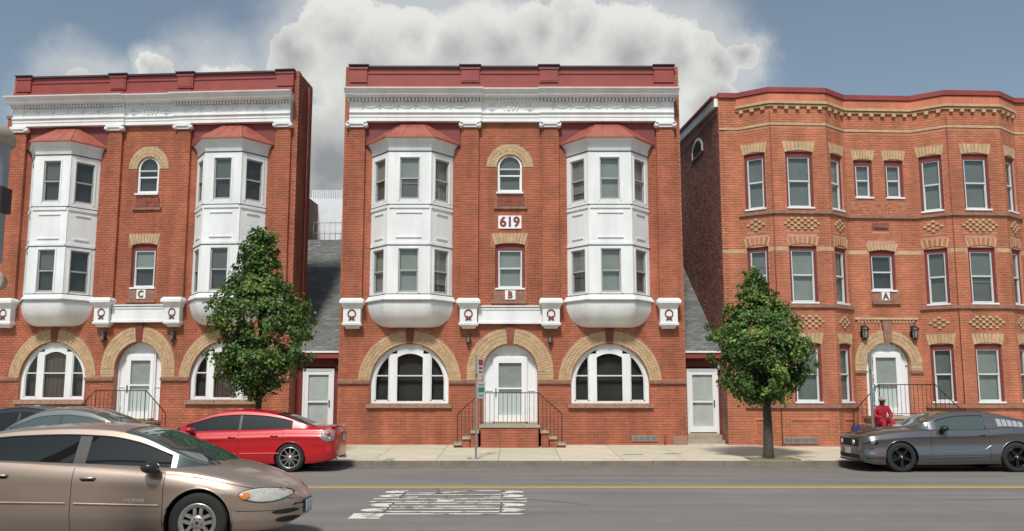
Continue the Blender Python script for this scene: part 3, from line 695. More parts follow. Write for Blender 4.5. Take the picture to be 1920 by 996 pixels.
def bay(root, uc, curtains):
    A, B, D = 1.31, .66, .75
    def out(o, z, da=0): return [(uc - A - o * 1.1, -.0 + da, z), (uc - B - o * .45, -(D + o), z), (uc + B + o * .45, -(D + o), z), (uc + A + o * 1.1, -.0 + da, z)]
    w = MB(); b0 = None
    P = [(uc - A, 0), (uc - B, D), (uc + B, D), (uc + A, 0)]
    bayo = MB()
    wz = ((4.90, 6.42, 4.96, 6.32), (7.70, 9.42, 7.88, 9.22))
    fr = [frame(P[i], P[i + 1]) for i in range(3)]
    for i, (M, L) in enumerate(fr):
        bayo.M = M; ww = .62; c = L / 2 + (0, 0, 0)[i]
        for z0, z1, a, b in wz:
            bayo.box(0, c - ww / 2, 0, .12, z0, z1); bayo.box(c + ww / 2, L, 0, .12, z0, z1)
            bayo.box(c - ww / 2, c + ww / 2, .0, .12, z0, a); bayo.box(c - ww / 2, c + ww / 2, 0, .12, b, z1)
            # casing
            for q, r_ in ((c - ww / 2 - .05, c - ww / 2), (c + ww / 2, c + ww / 2 + .05)): bayo.box(q, r_, -.018, 0, a - .03, b + .05)
            bayo.box(c - ww / 2, c + ww / 2, -.018, 0, b, b + .05)
        bayo.box(0, L, .003, .12, 6.42, 7.70)
        # raised panel mouldings
        bayo.box(.03, L - .03, -.035, .0, 7.60, 7.69); bayo.box(.03, L - .03, -.03, 0, 6.44, 6.52)
        pw = L / 2 - .26
        for zz in (6.66, 7.44): bayo.box(L / 2 - pw, L / 2 + pw, -.03, 0.004, zz, zz + .035)
    bayo.M = None
    for x, y in ((uc - B, -D), (uc + B, -D)): bayo.box(x - .015, x + .015, y - .004, y + .05, 4.9, 9.42)
    # cove under the eaves and the base moulding
    bayo.loft([out(0, 9.42), out(.02, 9.5), out(.04, 9.66), out(.12, 9.76), out(.20, 9.82)])
    bayo.loft([out(.10, 4.70), out(.12, 4.74), out(.08, 4.80), out(.05, 4.86), out(0.0, 4.90)])
    wall = bayo.build('bay_window', WHITE, root)
    for z in (4.885, 6.425, 7.70, 9.41):
        ln = MB(); ln.loft([out(.0, z), out(.022, z), out(.022, z + .022), out(.0, z + .022)]); ln.build('flashing_line', BLACK, wall)
    for i, (M, L) in enumerate(fr):
        ww = .62
        for j, (z0, z1, a, b) in enumerate(wz):
            if curtains == 'B': bl, dr = [(BLIND, None), (BLINDM, .5), (BLIND, None), (BLINDM, .62), (BLINDM, .8), (BLIND, None)][(i * 2 + j + (3 if uc > 0 else 0)) % 6]
            else: bl, dr = ROOM_DARK, (.46 if (i + j) % 3 == 1 else None)
            if curtains == 'C' and j == 1 and i == 1: dr = .45
            sash_window(root, M.copy(), L / 2, a, b, ww, y=.03, fm=FRAMED, blind=bl, drawn=dr, fw=.04, shade=BLIND if curtains == 'B' else BLINDM)
    rf = MB(); top = [(uc - .50, -.02, 10.50), (uc - .36, -.10, 10.50), (uc + .36, -.10, 10.50), (uc + .50, -.02, 10.50)]
    e0, e1 = out(.24, 9.80), out(.24, 9.84); e0[0] = (e0[0][0], 0, 9.80); 
    rf.loft([out(.10, 9.80), e0, e1, top]); roof = rf.build('bay_roof', COPPER, wall)
    sm = MB()
    def lerp(p, q, t): return tuple(a + (b - a) * t for a, b in zip(p, q))
    for i in range(3):
        for t in ((0, .5) if i != 1 else (0, .33, .67, 1)):
            if i == 0 and t == 0: continue
            a, b = lerp(e1[i], e1[i + 1], t), lerp(top[i], top[i + 1], t); sm.tube([a, b], .014, 5)
    sm.build('standing_seam', COPPER, wall)
    # bowl
    bw = MB(); rings = []
    for k in range(13):
        a = (pi / 2) * k / 12; h = .60 + .76 * cos(a) ** .8 if k < 12 else .60; d = .12 + .66 * cos(a) ** .9 if k < 12 else .12; z = 4.70 - .78 * sin(a); q = .50 + .20 * cos(a)
        ring = []
        A3 = [(uc - h, 0.0), (uc - q, -d), (uc + q, -d), (uc + h, 0.0)]
        for s in range(3):
            for t in range(6): 
                ring.append((A3[s][0] + (A3[s + 1][0] - A3[s][0]) * t / 6, A3[s][1] + (A3[s + 1][1] - A3[s][1]) * t / 6, z))
        ring.append((*A3[3], z)); rings.append(ring)
    bw.loft(rings, smooth=True)
    low = rings[-1]; bw.add(low, [tuple(range(len(low)))])
    bw.build('bay_bowl', WHITE, wall)

def warp_c(p):
    x, y, z = p; zs = ((-5, -4.95), (.2, .25), (1.5, 1.62), (2.29, 2.39), (4.83, 4.90), (10.41, 10.44), (12.53, 12.40), (20, 19.9))
    for (a, b), (c, d) in zip(zs, zs[1:]):
        if z <= c: z = b + (d - b) * (z - a) / (c - a); break
    return (x * .893, y, z)
B_ROOT = empty('apartment_block', (0, 27.6, 0), 0, 'red brick block with a 619 plate, white bays and letter B, the middle building', 'apartment building', 'brick apartment buildings')
block(B_ROOT, 'B', '619', 'B', 0, 1)
MB.WARP = warp_c
C_ROOT = empty('apartment_block', (-11.80, 27.975, 0), radians(-3.83), 'red brick block with white bays and letter C, behind the parked cars', 'apartment building', 'brick apartment buildings')
block(C_ROOT, 'C', None, 'C', 1.9, .893)
MB.WARP = None

# ---------------------------------------------------------------- the bowed orange block (lettered A)
def offset(poly, o):
    """plan polyline (u, v) moved o outwards, mitred"""
    out = []
    for i, p in enumerate(poly):
        ns = []
        for a, b in ((i - 1, i), (i, i + 1)):
            if 0 <= a and b < len(poly):
                d = Vector((poly[b][0] - poly[a][0], poly[b][1] - poly[a][1])).normalized(); ns.append(Vector((-d.y, d.x)))
        n = sum(ns, Vector((0, 0))).normalized(); k = o / max(.5, n.dot(ns[0])); out.append((p[0] + n.x * k, p[1] + n.y * k))
    return out
def band(b, poly, z0, z1, o, inner=-.02):
    a, c = offset(poly, o), offset(poly, inner)
    b.loft([[(x, -v, z0) for x, v in c], [(x, -v, z0) for x, v in a], [(x, -v, z1) for x, v in a], [(x, -v, z1) for x, v in c]])
    for e, s in ((0, 1), (-1, -1)):
        q = [(c[e][0], -c[e][1], z0), (a[e][0], -a[e][1], z0), (a[e][0], -a[e][1], z1), (c[e][0], -c[e][1], z1)]
        b.add(q, [(0, 1, 2, 3) if s > 0 else (3, 2, 1, 0)])
def block_a(root):
    P = [(0, 0), (.6, 0), (1.45, .62), (3.26, .62), (4.12, 0), (6.35, 0), (7.20, .62), (8.98, .62), (9.86, 0), (10.9, 0)]
    F = [frame(P[i], P[i + 1]) for i in range(9)]
    back, bricks, cand = MB(), MB(), []
    # window list: facet, centre along it, half opening, z0, z1
    up = (7.66, 9.42); md = (4.66, 6.42); gr = (1.60, 3.34)
    wins = []
    for f, c, hw in ((1, F[1][1] / 2 + .0, .34), (2, F[2][1] / 2, .44), (3, F[3][1] / 2 - .0, .34), (5, F[5][1] / 2, .34), (6, F[6][1] / 2, .44), (7, F[7][1] / 2, .34)):
        for k, z in enumerate((gr, md, up)): wins.append((f, c, hw, z[0], z[1], k))
    wins += [(4, .58, .31, 8.15, 9.34, 3), (4, 1.60, .31, 8.15, 9.34, 3), (4, 1.06, .42, 5.12, 6.36, 4)]
    UA = 1.06     # doorway centre on the flat middle wall
    for i, (M, L) in enumerate(F):
        ops, nob = [], []
        for f, c, hw, z0, z1, k in wins:
            if f != i: continue
            ops.append(op_rect(c - hw, c + hw, z0, z1 + .06)); nob.append(op_rect(c - hw - .04, c + hw + .04, z1, z1 + .36))
        if i == 4: ops.append(op_arch(UA, .71, 2.76, 1.15)); nob += [op_arch(UA, 1.08, 2.76, 2.5), op_rect(UA - .4, UA + .5, 4.74, 5.05), op_rect(UA - .2, UA + .22, 3.4, 4.2), op_rect(UA - .29, UA + .29, 7.05, 7.32)]
        if i in (1, 2, 3, 5, 6, 7):
            h = .3 if L < 1.2 else .58
            for z in (3.88, 6.96): nob.append(op_rect(L / 2 - h, L / 2 + h, z, z + .40))
        nob += [op_rect(0, L, 6.29, 6.40), op_rect(0, L, 10.33, 10.42)]
        brick_wall(back, bricks, cand, M.copy(), 0, L, .2, 11.40, ops, nob=nob, thick=.24)
    back.build('wall', MORTARO, root)
    finish_bricks(root, cand, bricks, BRICKO, 0, 1)
    # chequer panels of buff headers
    ck = MB(); rd = MB()
    for i in (1, 2, 3, 5, 6, 7):
        M, L = F[i]; h = .3 if L < 1.2 else .58; ck.M = rd.M = M
        for z0 in (3.88, 6.96):
            for r_ in range(5):
                n = int(2 * h / .105)
                for c in range(n):
                    x = L / 2 - h + c * (2 * h / n); z = z0 + r_ * .08
                    if (r_ + c) % 2 == 0 and not (r_ in (0, 4) and c in (0, n - 1)): ck.box5(x, x + .10, -.05, 0, z + .005, z + .074)
                    else: rd.box5(x, x + .10, -.012, 0, z + .005, z + .074)
    ck.M = rd.M = None
    ck.build('chequer_header', BUFF, root, kind='stuff'); rd.build('chequer_ground', BRICKO, root, kind='stuff')
    # horizontal courses
    b = MB(); band(b, P, 11.40, 11.56, .09, -.3); b.build('coping', OXIDEL, root)
    Q = offset(P, 0)[0:]; Q2 = [(.58, 0)] + P[1:9] + [(9.9, 0)]
    b = MB(); band(b, P[1:9], 11.02, 11.10, .12); band(b, P[1:9], 10.94, 11.00, .07); b.build('cornice_band', BUFF, root)
    b = MB(); band(b, P[1:9], 11.11, 11.38, .045); b.build('cornice_frieze', BRICKO, root)
    b = MB(); band(b, P, 10.335, 10.41, .03); b.build('string_course', BUFF, root)
    b = MB()
    for M, L in F[1:8]:
        b.M = M; n = max(3, int(L / .33)); q = L / n
        for k in range(n): b.box(q * (k + .5) - .06, q * (k + .5) + .06, -.10, 0, 10.84, 10.94)
    b.M = None; b.build('bracket_course', BUFF, root, kind='stuff')
    for seg, zz in ((P[1:4] + [P[4]], 0), (P[5:9], 0), ([P[4], P[5]], 0)):
        b = MB(); band(b, [(p[0], p[1]) for p in seg], 7.46, 7.56, .085); b.build('sill_course', BROWN, root)
    for seg in (P[1:5], P[5:9]):
        b = MB(); band(b, seg, 4.50, 4.60, .085); b.build('sill_course', BROWN, root)
    b = MB(); band(b, P[1:5], 1.42, 1.53, .085); b.build('water_table', BROWN, root)
    b = MB(); band(b, P[5:9], 1.42, 1.53, .085); b.build('water_table', BROWN, root)
    b = MB()
    for i, (M, L) in enumerate(F):
        cuts = [(c - hw - .09, c + hw + .09) for f, c, hw, z0, z1, k in wins if f == i and k in (1, 4)]
        for a, c in gaps(0, L, cuts): MB(M).box(a, c, -.02, .05, 6.285, 6.405).build('buff_band', BUFF, root)
    b.M = None
    # windows
    for n, (f, c, hw, z0, z1, k) in enumerate(wins):
        M = F[f][0]; s = MB(M); y = .06
        s.box(c - hw, c - hw + .085, y, .2, z0, z1 + .05); s.box(c + hw - .085, c + hw, y, .2, z0, z1 + .05); s.box(c - hw + .085, c + hw - .085, y + .002, .2, z1 - .11, z1 + .055)
        s.build('window_surround', OXIDE, root)
        bl = (ROOM_DARK if k == 4 else BLINDM if (k == 1 and f >= 5) else BLINDA if n % 4 else BLIND)
        sash_window(root, M.copy(), c, z0 + .02, z1 - .10, 2 * hw - .16, y=.08, drawn=(None, .45, None, .6, .3)[n % 5] if bl is BLINDM else None, shade=BLINDA, blind=bl, rail=.52, fw=.04, sill=.08)
        if k == 1: jack_arch(root, M.copy(), c - hw - .02, c + hw + .02, z1 + .02, z1 + .32, 0, flare=.07, rise=.08, n=11 if hw < .4 else 13, mats=(BUFF, BRICKO), name='striped_lintel')
        elif k == 4: jack_arch(root, M.copy(), c - hw - .03, c + hw + .03, z1 + .02, z1 + .27, 0, flare=.09, rise=.06, n=9)
        else: jack_arch(root, M.copy(), c - hw - .03, c + hw + .03, z1 + .03, z1 + .38, 0, flare=.07, rise=.07, n=8)
    # rough panel under the paired windows, plaque, tile and hood over the door
    M4 = F[4][0]
    def rough(name, a, c, z0, z1, m, y, n, rows=1):
        b = MB(M4)
        for i in range(n):
            for k in range(rows): b.box(a + (c - a) * i / n, a + (c - a) * (i + 1) / n - .006, -y - R.uniform(-.01, .01), .02, z0 + (z1 - z0) * k / rows, z0 + (z1 - z0) * (k + 1) / rows - .005)
        return b.build(name, m, root)
    rough('rough_brick_panel', .12, 2.1, 7.62, 8.02, mat('rough_brick', (.36, .12, .075), .9, (.48, .24, .14), 14, bump=.8) if 'rough_brick' not in MATS else MATS['rough_brick'], .01, 16, 4)
    pq = rough('terracotta_plaque', UA - .28, UA + .28, 7.06, 7.31, TERRA, .02, 1)
    s = MB(M4)
    for k in range(5): s.ring_y(UA - .18 + k * .09, 7.185, .02, .042, 0, 2 * pi, -.055, -.02, 10)
    s.build('scroll_relief', BROWN, pq)
    rough('stone_apron', UA - .42, UA + .5, 4.78, 5.04, BROWN, .03, 3); rough('stone_ledge', UA - .42, UA + .5, 4.68, 4.775, BROWN, .09, 3)
    tl = MB(M4).box(UA - .12, UA + .13, -.10, -.02, 4.80, 5.06).build('letter_tile', WHITE, root)
    o = text('letter', 'A', .29, MATS['bronze_letter'], tl, (0, 0, 0), sx=.9, bold=.04); o.location = M4 @ Vector((UA, -.105, 4.925))
    b = MB(M4); b.box(UA - 1.02, UA + 1.02, -.06, .02, 4.19, 4.26); b.build('hood_mould', BUFF, root)
    for s_ in (-1, 1):
        b = MB(M4)
        for k in range(7): b.box(UA + s_ * (.25 + k * .105) - .035, UA + s_ * (.25 + k * .105) + .035, -.035, .02, 4.10, 4.165)
        b.build('hood_dentil', BUFF, root)
    # arched doorway
    arch_bricks(root, M4, UA, 2.76, .72, 1.09, 0, pi, -.05, rows=3, legs=.18)
    MB(M4).prism_y([(UA - .11, 3.48), (UA + .11, 3.48), (UA + .16, 4.15), (UA - .16, 4.15)], -.12, .05).build('keystone', BROWN, root)
    for s_ in (-1, 1):
        a, c = sorted((UA + s_ * .70, UA + s_ * 1.11)); MB(M4).box(a, c, -.08, .05, 2.50, 2.575).build('impost', BROWN, root)
    p = MB(M4); p.prism_y([(UA - .71, 1.16), (UA + .71, 1.16), (UA + .71, 2.76)] + [(UA + .71 * cos(a), 2.76 + .71 * sin(a)) for a in [pi * k / 24 for k in range(1, 24)]] + [(UA - .71, 2.76)], .20, .235)
    p.ring_y(UA, 2.76, .64, .71, 0, pi, .15, .20, 24); p.build('door_surround', WHITED, root)
    d = MB(M4); a, c = UA - .47, UA + .43; zt = 3.14
    d.box(a, a + .12, .10, .19, 1.2, zt); d.box(c - .12, c, .10, .19, 1.2, zt); d.box(a + .12, c - .12, .102, .19, zt - .14, zt); d.box(a + .12, c - .12, .102, .19, 1.2, 1.42); d.box(a + .12, c - .12, .098, .19, 2.13, 2.18)
    d.box(a - .05, a, .12, .19, 1.2, zt + .05); d.box(c, c + .05, .12, .19, 1.2, zt + .05); d.box(a, c, .121, .19, zt, zt + .05)
    door = d.build('storm_door', WHITED, root)
    MB(M4).box(a + .12, c - .12, .14, .145, 2.18, zt - .14).build('pane', GLASS, door); MB(M4).box(a + .12, c - .12, .14, .145, 1.42, 2.13).build('pane', GLASS, door)
    MB(M4).box(a + .12, c - .12, .185, .195, 2.18, zt - .14).build('inner_door', MATS['inner_door_grey'], door); MB(M4).box(a + .12, c - .12, .186, .196, 1.42, 2.13).build('inner_door', WHITED, door)
    MB(M4).box(a + .03, a + .055, .06, .10, 1.95, 2.15).build('handle', BLACK, door)
    # blind panels in the base: recessed surrounds
    for f in (1, 2, 3, 5, 6, 7):
        M, L = F[f]; h = .28 if L < 1.2 else .62
        b = MB(M); b.box(L / 2 - h, L / 2 + h, -.035, .0, 1.05, 1.12); b.box(L / 2 - h, L / 2 - h + .05, -.03, 0, .58, 1.05); b.box(L / 2 + h - .05, L / 2 + h, -.03, 0, .58, 1.05)
        b.build('blind_panel', BRICKO, root)
    # thin downspout on the bay arris and a foundation vent
    for u in (1.47, 7.22): MB().tube([(u, -.64, 10.8), (u, -.64, .3)], .013, 6).build('downspout', OXIDE, root)
    # dark side wall seen over the link roof, with its raking board and small louvre
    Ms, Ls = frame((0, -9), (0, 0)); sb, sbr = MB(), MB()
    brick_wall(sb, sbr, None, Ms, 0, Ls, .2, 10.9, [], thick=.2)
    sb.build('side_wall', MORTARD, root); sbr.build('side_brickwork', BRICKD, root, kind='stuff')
    b = MB(); b.add([(-.03, 0, 10.9), (-.03, 9, 10.9), (-.03, 9, 11.75), (-.03, 0, 11.38), (.2, 0, 10.9), (.2, 9, 10.9), (.2, 9, 11.75), (.2, 0, 11.38)], [(0, 1, 2, 3)[::-1], (4, 5, 6, 7), (0, 4, 5, 1), (3, 2, 6, 7)]); b.build('gable_strip', BRICKD, root)
    b = MB(); b.add([(-.12, .02, 11.12), (-.12, 9, 11.55), (-.12, 9, 11.85), (-.12, .02, 11.40), (.0, .02, 11.12), (.0, 9, 11.55), (.0, 9, 11.85), (.0, .02, 11.40)], [(3, 2, 1, 0), (0, 1, 5, 4), (3, 7, 6, 2), (0, 4, 7, 3)]); b.build('rake_board', WHITE, root)
    b = MB(); b.add([(-.22, .0, 11.41), (-.22, 9, 11.86), (.3, 9, 11.90), (.3, 0, 11.45), (-.22, .0, 11.47), (-.22, 9, 11.92), (.3, 9, 11.96), (.3, 0, 11.51)], [(0, 1, 2, 3), (4, 7, 6, 5), (0, 4, 5, 1), (0, 3, 7, 4)]); b.build('rake_cap', OXIDEL, root)
    b = MB(); b.box(-.05, 0, 1.8, 3.4, 10.15, 10.215)
    M, L = frame((0, -3.3), (0, -1.9)); lf = MB(M)
    lf.box(0, .12, -.05, .05, 10.22, 10.48); lf.box(1.28, 1.4, -.05, .05, 10.22, 10.48); lf.ring_y(.70, 9.95, .77, .87, radians(37), radians(143), -.05, .05, 12)
    lv = lf.build('louvre_frame', WHITE, root)
    l = MB(M); l.box(.12, 1.28, -.01, .02, 10.22, 10.62)
    for k in range(4): l.box(.12, 1.28, -.04, -.012, 10.26 + k * .10, 10.285 + k * .10)
    l.build('louvre', BLACK, lv); b.build('louvre_sill', BROWN, root)
    b = MB(); b.box(.25, 10.7, .25, 10, 11.0, 11.2); b.box(10.7, 10.95, .25, 10, .2, 11.3); b.build('roof', SHING, root)
    v = MB(); v.box(.42, 1.32, -.4, -.36, .38, .56)
A_ROOT = empty('apartment_block', (6.70, 27.6, 0), radians(2.8), 'orange brick block with bowed fronts, buff lintels and letter A, on the right', 'apartment building', 'brick apartment buildings')
block_a(A_ROOT)

# ---------------------------------------------------------------- link passages between the blocks
def link(name, x0, x1, yf, xr, label):
    """low passage: shingled roof rising to the back, red eaves board, white storm door; xr widens the roof behind the front wall"""
    root = empty(name, ((x0 + x1) / 2, yf, 0), 0, label, 'passage'); ox, oy = (x0 + x1) / 2, yf
    Y0, Z0, SLP, D = -.25, 3.16, .74, 6.6
    b = MB(); b.box(x0 - ox, x1 - ox, .0, .15, 2.72, 3.06); a0, a1 = x0 - ox, x1 - ox
    dw = .50; b.box(a0, -dw, 0, .15, .3, 2.72); b.box(dw, a1, 0, .15, .3, 2.72); b.build('front_wall', OXIDE, root)
    e = MB(); e.box(a0, a1, -.32, -.25, 2.98, 3.16); e.box(a0, a1, -.25, 0, 2.98, 3.02); e.build('eaves_board', OXIDEL, root)
    g = MB(); g.box(a0, a1, -.36, -.31, 3.15, 3.21); g.build('drip_edge', WHITE, root)
    th = math.atan(SLP); rows = int(D / cos(th) / .145)
    slab = MB(); slab.add([(a0, Y0, Z0 - .03), (a1, Y0, Z0 - .03), (a1, Y0 + D, Z0 + D * SLP - .03), (a0, Y0 + D, Z0 + D * SLP - .03)], [(0, 1, 2, 3)])
    slab.build('roof_deck', SHING, root)
    cells = []
    for r_ in range(rows):
        y = Y0 - .06 + r_ * .145 * cos(th); z = Z0 - .03 + r_ * .145 * sin(th)
        w0 = a0 if (y < 1.6 or xr == 0) else a0 - xr
        x = w0 - (r_ % 2) * .15
        while x < a1: cells.append((max(x, w0), min(x + .295, a1), y, z)); x += .30
    b = MB()
    def sh(b, xa, xb, y, z): 
        q = .17; b.add([(xa, y, z + .012), (xb, y, z + .012), (xb, y + q * cos(th), z + q * sin(th) + .001), (xa, y + q * cos(th), z + q * sin(th) + .001), (xa, y, z - .004), (xb, y, z - .004)], [(0, 1, 2, 3), (4, 5, 1, 0), (0, 3, 4), (1, 5, 2)])
    me = None
    for xa, xb, y, z in cells:
        if me is None or (len([1]) and b is not None and xb - xa > .29 and link.n < 300):
            if me is None:
                m1 = MB(); sh(m1, 0, .295, 0, 0); o = m1.build('shingle', SHING, root); me = o.data
            else: o = inst('shingle', me, root)
            o.location = (xb - .295, y, z + R.uniform(0, .004)); link.n += 1
        else: sh(b, xa, xb, y, z)
    if b.v: b.build('shingles', SHING, root, kind='stuff')
    w = MB()      # body under the roof
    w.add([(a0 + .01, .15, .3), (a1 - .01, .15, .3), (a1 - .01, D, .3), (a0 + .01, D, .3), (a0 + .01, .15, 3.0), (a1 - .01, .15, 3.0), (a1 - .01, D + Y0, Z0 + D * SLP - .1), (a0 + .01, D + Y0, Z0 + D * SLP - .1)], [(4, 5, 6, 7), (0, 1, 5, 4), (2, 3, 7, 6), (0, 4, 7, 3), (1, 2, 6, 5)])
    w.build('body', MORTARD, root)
    d = MB(); zb = .62; zt = 2.66
    d.box(-dw, -dw + .07, -.05, .05, zb, zt); d.box(dw - .07, dw, -.05, .05, zb, zt); d.box(-dw + .07, dw - .07, -.048, .05, zt - .07, zt)
    c = dw - .07
    d.box(-c, -c + .11, -.03, .03, zb + .03, zt - .07); d.box(c - .11, c, -.03, .03, zb + .03, zt - .07); d.box(-c + .11, c - .11, -.028, .03, zt - .20, zt - .07); d.box(-c + .11, c - .11, -.028, .03, zb + .03, zb + .22); d.box(-c + .11, c - .11, -.032, .03, 1.58, 1.63)
    door = d.build('storm_door', WHITED, root)
    for z0, z1 in ((zb + .22, 1.58), (1.63, zt - .2)):
        MB().box(-c + .11, c - .11, -.005, 0, z0, z1).build('pane', GLASS, door)
        q = MB().box(-c + .11, c - .11, .035, .045, z0, z1)
        if z0 > 1: q.box(-c + .16, c - .16, .025, .035, z0 + .06, z1 - .06)
        q.build('inner_door', mat('door_panel_white', (.72, .73, .72), .6) if 'door_panel_white' not in MATS else MATS['door_panel_white'], door)
    MB().box(c - .085, c - .055, -.07, -.03, 1.45, 1.66).build('handle', BLACK, door)
    MB().box(-dw, dw, -.06, .06, zb - .05, zb).build('threshold', MATS['brass_threshold'], root)
    st = MB(); st.box(a0 + .03, a1 - .02, -.35, .1, .2, .42); st.box(-dw - .1, dw + .1, -.06, .1, .42, .57); st.build('step', STONE, root)
    l = MB(); l.box(a1 - .17, a1 - .07, -.14, -.02, 2.72, 2.9); l.lathe([(.02, 0), (.05, .02), (.05, .1), (.02, .13)], Matrix.Translation((a1 - .12, -.1, 2.6)), 8); l.build('porch_light', GALV if x0 > 0 else BLACK, root)
    return root
link.n = 0
link('link_passage', -6.93, -5.44, 28.3, 3.0, 'low shingled passage with white storm door between the C and B blocks')
link.n = 0
link('link_passage', 5.44, 6.72, 28.3, 0, 'low shingled passage with white storm door between the B and A blocks')

# ---------------------------------------------------------------- porches
def railing(b, p0, p1, zb0, zb1, h, n):
    """bars and top rail from p0 to p1 (x, y); returns bar feet"""
def porch(name, root_of, loc, rz, hw, zt, depth, wall_m, brick_m, base, label, wide, group=None, left=True, right=True, slab_m=None):
    root = empty(name, loc, rz, label, 'porch', group); slab_m = slab_m or STONE
    x0, x1, y0, y1 = -hw, hw, -depth, -.02
    b = MB(); b.box(x0, x1, y0, y1, base, zt - .08); b.build('porch_base', wall_m, root)
    br = MB(); brick_wall(MB(), br, None, Matrix.Translation((0, 0, 0)), x0, x1, base, zt - .09, y=y0)
    for s in (-1, 1):
        if (s < 0 and not left) or (s > 0 and not right): continue
    br.build('base_brickwork', brick_m, root, kind='stuff')
    s = MB(); s.box(x0 - .05, x1 + .05, y0 - .05, y1, zt - .08, zt); s.build('porch_slab', slab_m, root)
    n = 3; run = (wide - hw) / n; rise = (zt - base - .02) / (n + 1)
    feet = {}
    for sg in (-1, 1):
        if (sg < 0 and not left) or (sg > 0 and not right): continue
        for k in range(n):
            z = zt - rise * (k + 1); a, c = sorted((sg * (hw + k * run + .06), sg * (hw + (k + 1) * run + .05)))
            q = MB(); q.box(a, c, y0 - .03, y1, z - .07, z); q.build('step', slab_m, root)
            w = MB(); brick_wall(w, w, None, ID.copy(), a + (.02 if sg > 0 else 0), c - (.0 if sg > 0 else .02), base, max(z - .08, base + .05), y=y0 + .03, thick=depth - .06)
            w.build('step_base', brick_m, root)
    # iron railing: front run and the two raking runs
    H = .95
    rb = MB(); rb.tube([(x0, y0 + .02, zt + H), (x1, y0 + .02, zt + H)], .016, 6); rb.tube([(x0, y0 + .02, zt + .08), (x1, y0 + .02, zt + .08)], .010, 6)
    ends = []
    for sg in (-1, 1):
        if (sg < 0 and not left) or (sg > 0 and not right): continue
        zb = zt - rise * n; a = sg * (hw + .02); c = sg * (wide - .06)
        rb.tube([(a, y0 + .02, zt + H), (c, y0 + .02, zb + .86)], .016, 6)
        ends.append((a, c, zb, sg))
    rl = rb.build('railing', IRON, root); bar = None
    def putbar(x, za, zb_, r=.0075, nm='baluster'):
        nonlocal bar
        if bar is None:
            m1 = MB(); m1.tube([(0, 0, 0), (0, 0, 1)], 1, 5, smooth=True); o = m1.build(nm, IRON, rl); bar = o.data
        else: o = inst(nm, bar, rl)
        o.location = (x, y0 + .02, za); o.scale = (r, r, zb_ - za)
    m = int(2 * hw / .125)
    for k in range(1, m): putbar(x0 + 2 * hw * k / m, zt + .06, zt + H)
    for x in (x0, x1): putbar(x, zt, zt + H + .02, .015, 'post')
    for a, c, zb, sg in ends:
        for k in range(1, 7):
            t = k / 6; x = a + (c - a) * t; st = zt - rise * min(3, int(abs(x) > hw + .06) + int(abs(x) > hw + run + .06) + int(abs(x) > hw + 2 * run + .06))
            putbar(x, st, zt + H + (zb + .86 - zt - H) * t, .015 if k == 6 else .0075, 'post' if k == 6 else 'baluster')
    return root
porch('entrance_porch', None, (-.07, 27.6, 0), 0, .86, .93, 1.0, MORTAR, BRICK, .2, 'brick entrance porch with iron railing and side steps under letter B', 1.62, 'entrance porches')
c_, s_ = cos(radians(-3.83)), sin(radians(-3.83))
porch('entrance_porch', None, (-11.80 - .06 * c_, 27.975 - .06 * s_, 0), radians(-3.83), .78, 1.0, 1.0, MORTAR, BRICK, .2, 'brick entrance porch with iron railing under letter C, mostly behind parked cars', 1.5, 'entrance porches')
pa = A_ROOT.location + Matrix.Rotation(radians(2.8), 3, 'Z') @ Vector((5.2, 0, 0))
porch('entrance_porch', None, (pa.x, pa.y, 0), radians(2.8), .86, 1.18, 1.1, MORTARO, BRICKO, .2, 'brick entrance porch with iron railing below letter A, where the person sits', 1.75, 'entrance porches')

# ---------------------------------------------------------------- small wall-mounted things
def lantern(loc, label, s=1.0, rz=0):
    root = empty('wall_lantern', loc, rz, label, 'lantern', 'wall lanterns beside the doors')
    b = MB(); b.box(-.05 * s, .05 * s, -.03, .0, -.12 * s, .14 * s); b.tube([(0, -.02, .08 * s), (0, -.12, .14 * s), (0, -.16, .12 * s)], .012, 6); b.build('bracket', IRON, root)
    T = Matrix.Translation((0, -.16, 0))
    g = MB(); g.lathe([(.045 * s, -.13 * s), (.075 * s, .05 * s)], T, 6, smooth=False); g.build('lamp_glass', mat('lantern_glass', (.30, .30, .28), .15) if 'lantern_glass' not in MATS else MATS['lantern_glass'], root)
    c = MB(); c.lathe([(.105 * s, .05 * s), (.09 * s, .075 * s), (.03 * s, .13 * s), (.012 * s, .18 * s), (.02 * s, .20 * s), (.004, .22 * s)], T, 8, smooth=False)
    c.lathe([(.05 * s, -.13 * s), (.03 * s, -.17 * s), (.006, -.20 * s)], T, 6, smooth=False)
    for k in range(6): a = 2 * pi * k / 6; c.tube([(.047 * s * cos(a), -.16 + .047 * s * sin(a), -.13 * s), (.078 * s * cos(a), -.16 + .078 * s * sin(a), .05 * s)], .008 * s, 4)
    c.build('cage', IRON, root)
lantern((-1.37, 27.6, 3.58), 'small dark wall lantern left of the door under letter B'); lantern((1.19, 27.6, 3.58), 'small dark wall lantern right of the door under letter B')
for u, t in ((-1.34, 'left'), (1.2, 'right')):
    u2 = u * .893; lantern((-11.80 + u2 * c_, 27.975 + u2 * s_, 3.68), f'small dark wall lantern {t} of the door under letter C', 1, radians(-3.83))
for u, t in ((4.42, 'left'), (6.03, 'right')):
    p = A_ROOT.location + Matrix.Rotation(radians(2.8), 3, 'Z') @ Vector((u, 0, 0)); lantern((p.x, p.y, 3.80), f'large black carriage lantern {t} of the arched door under letter A', 1.45, radians(2.8))
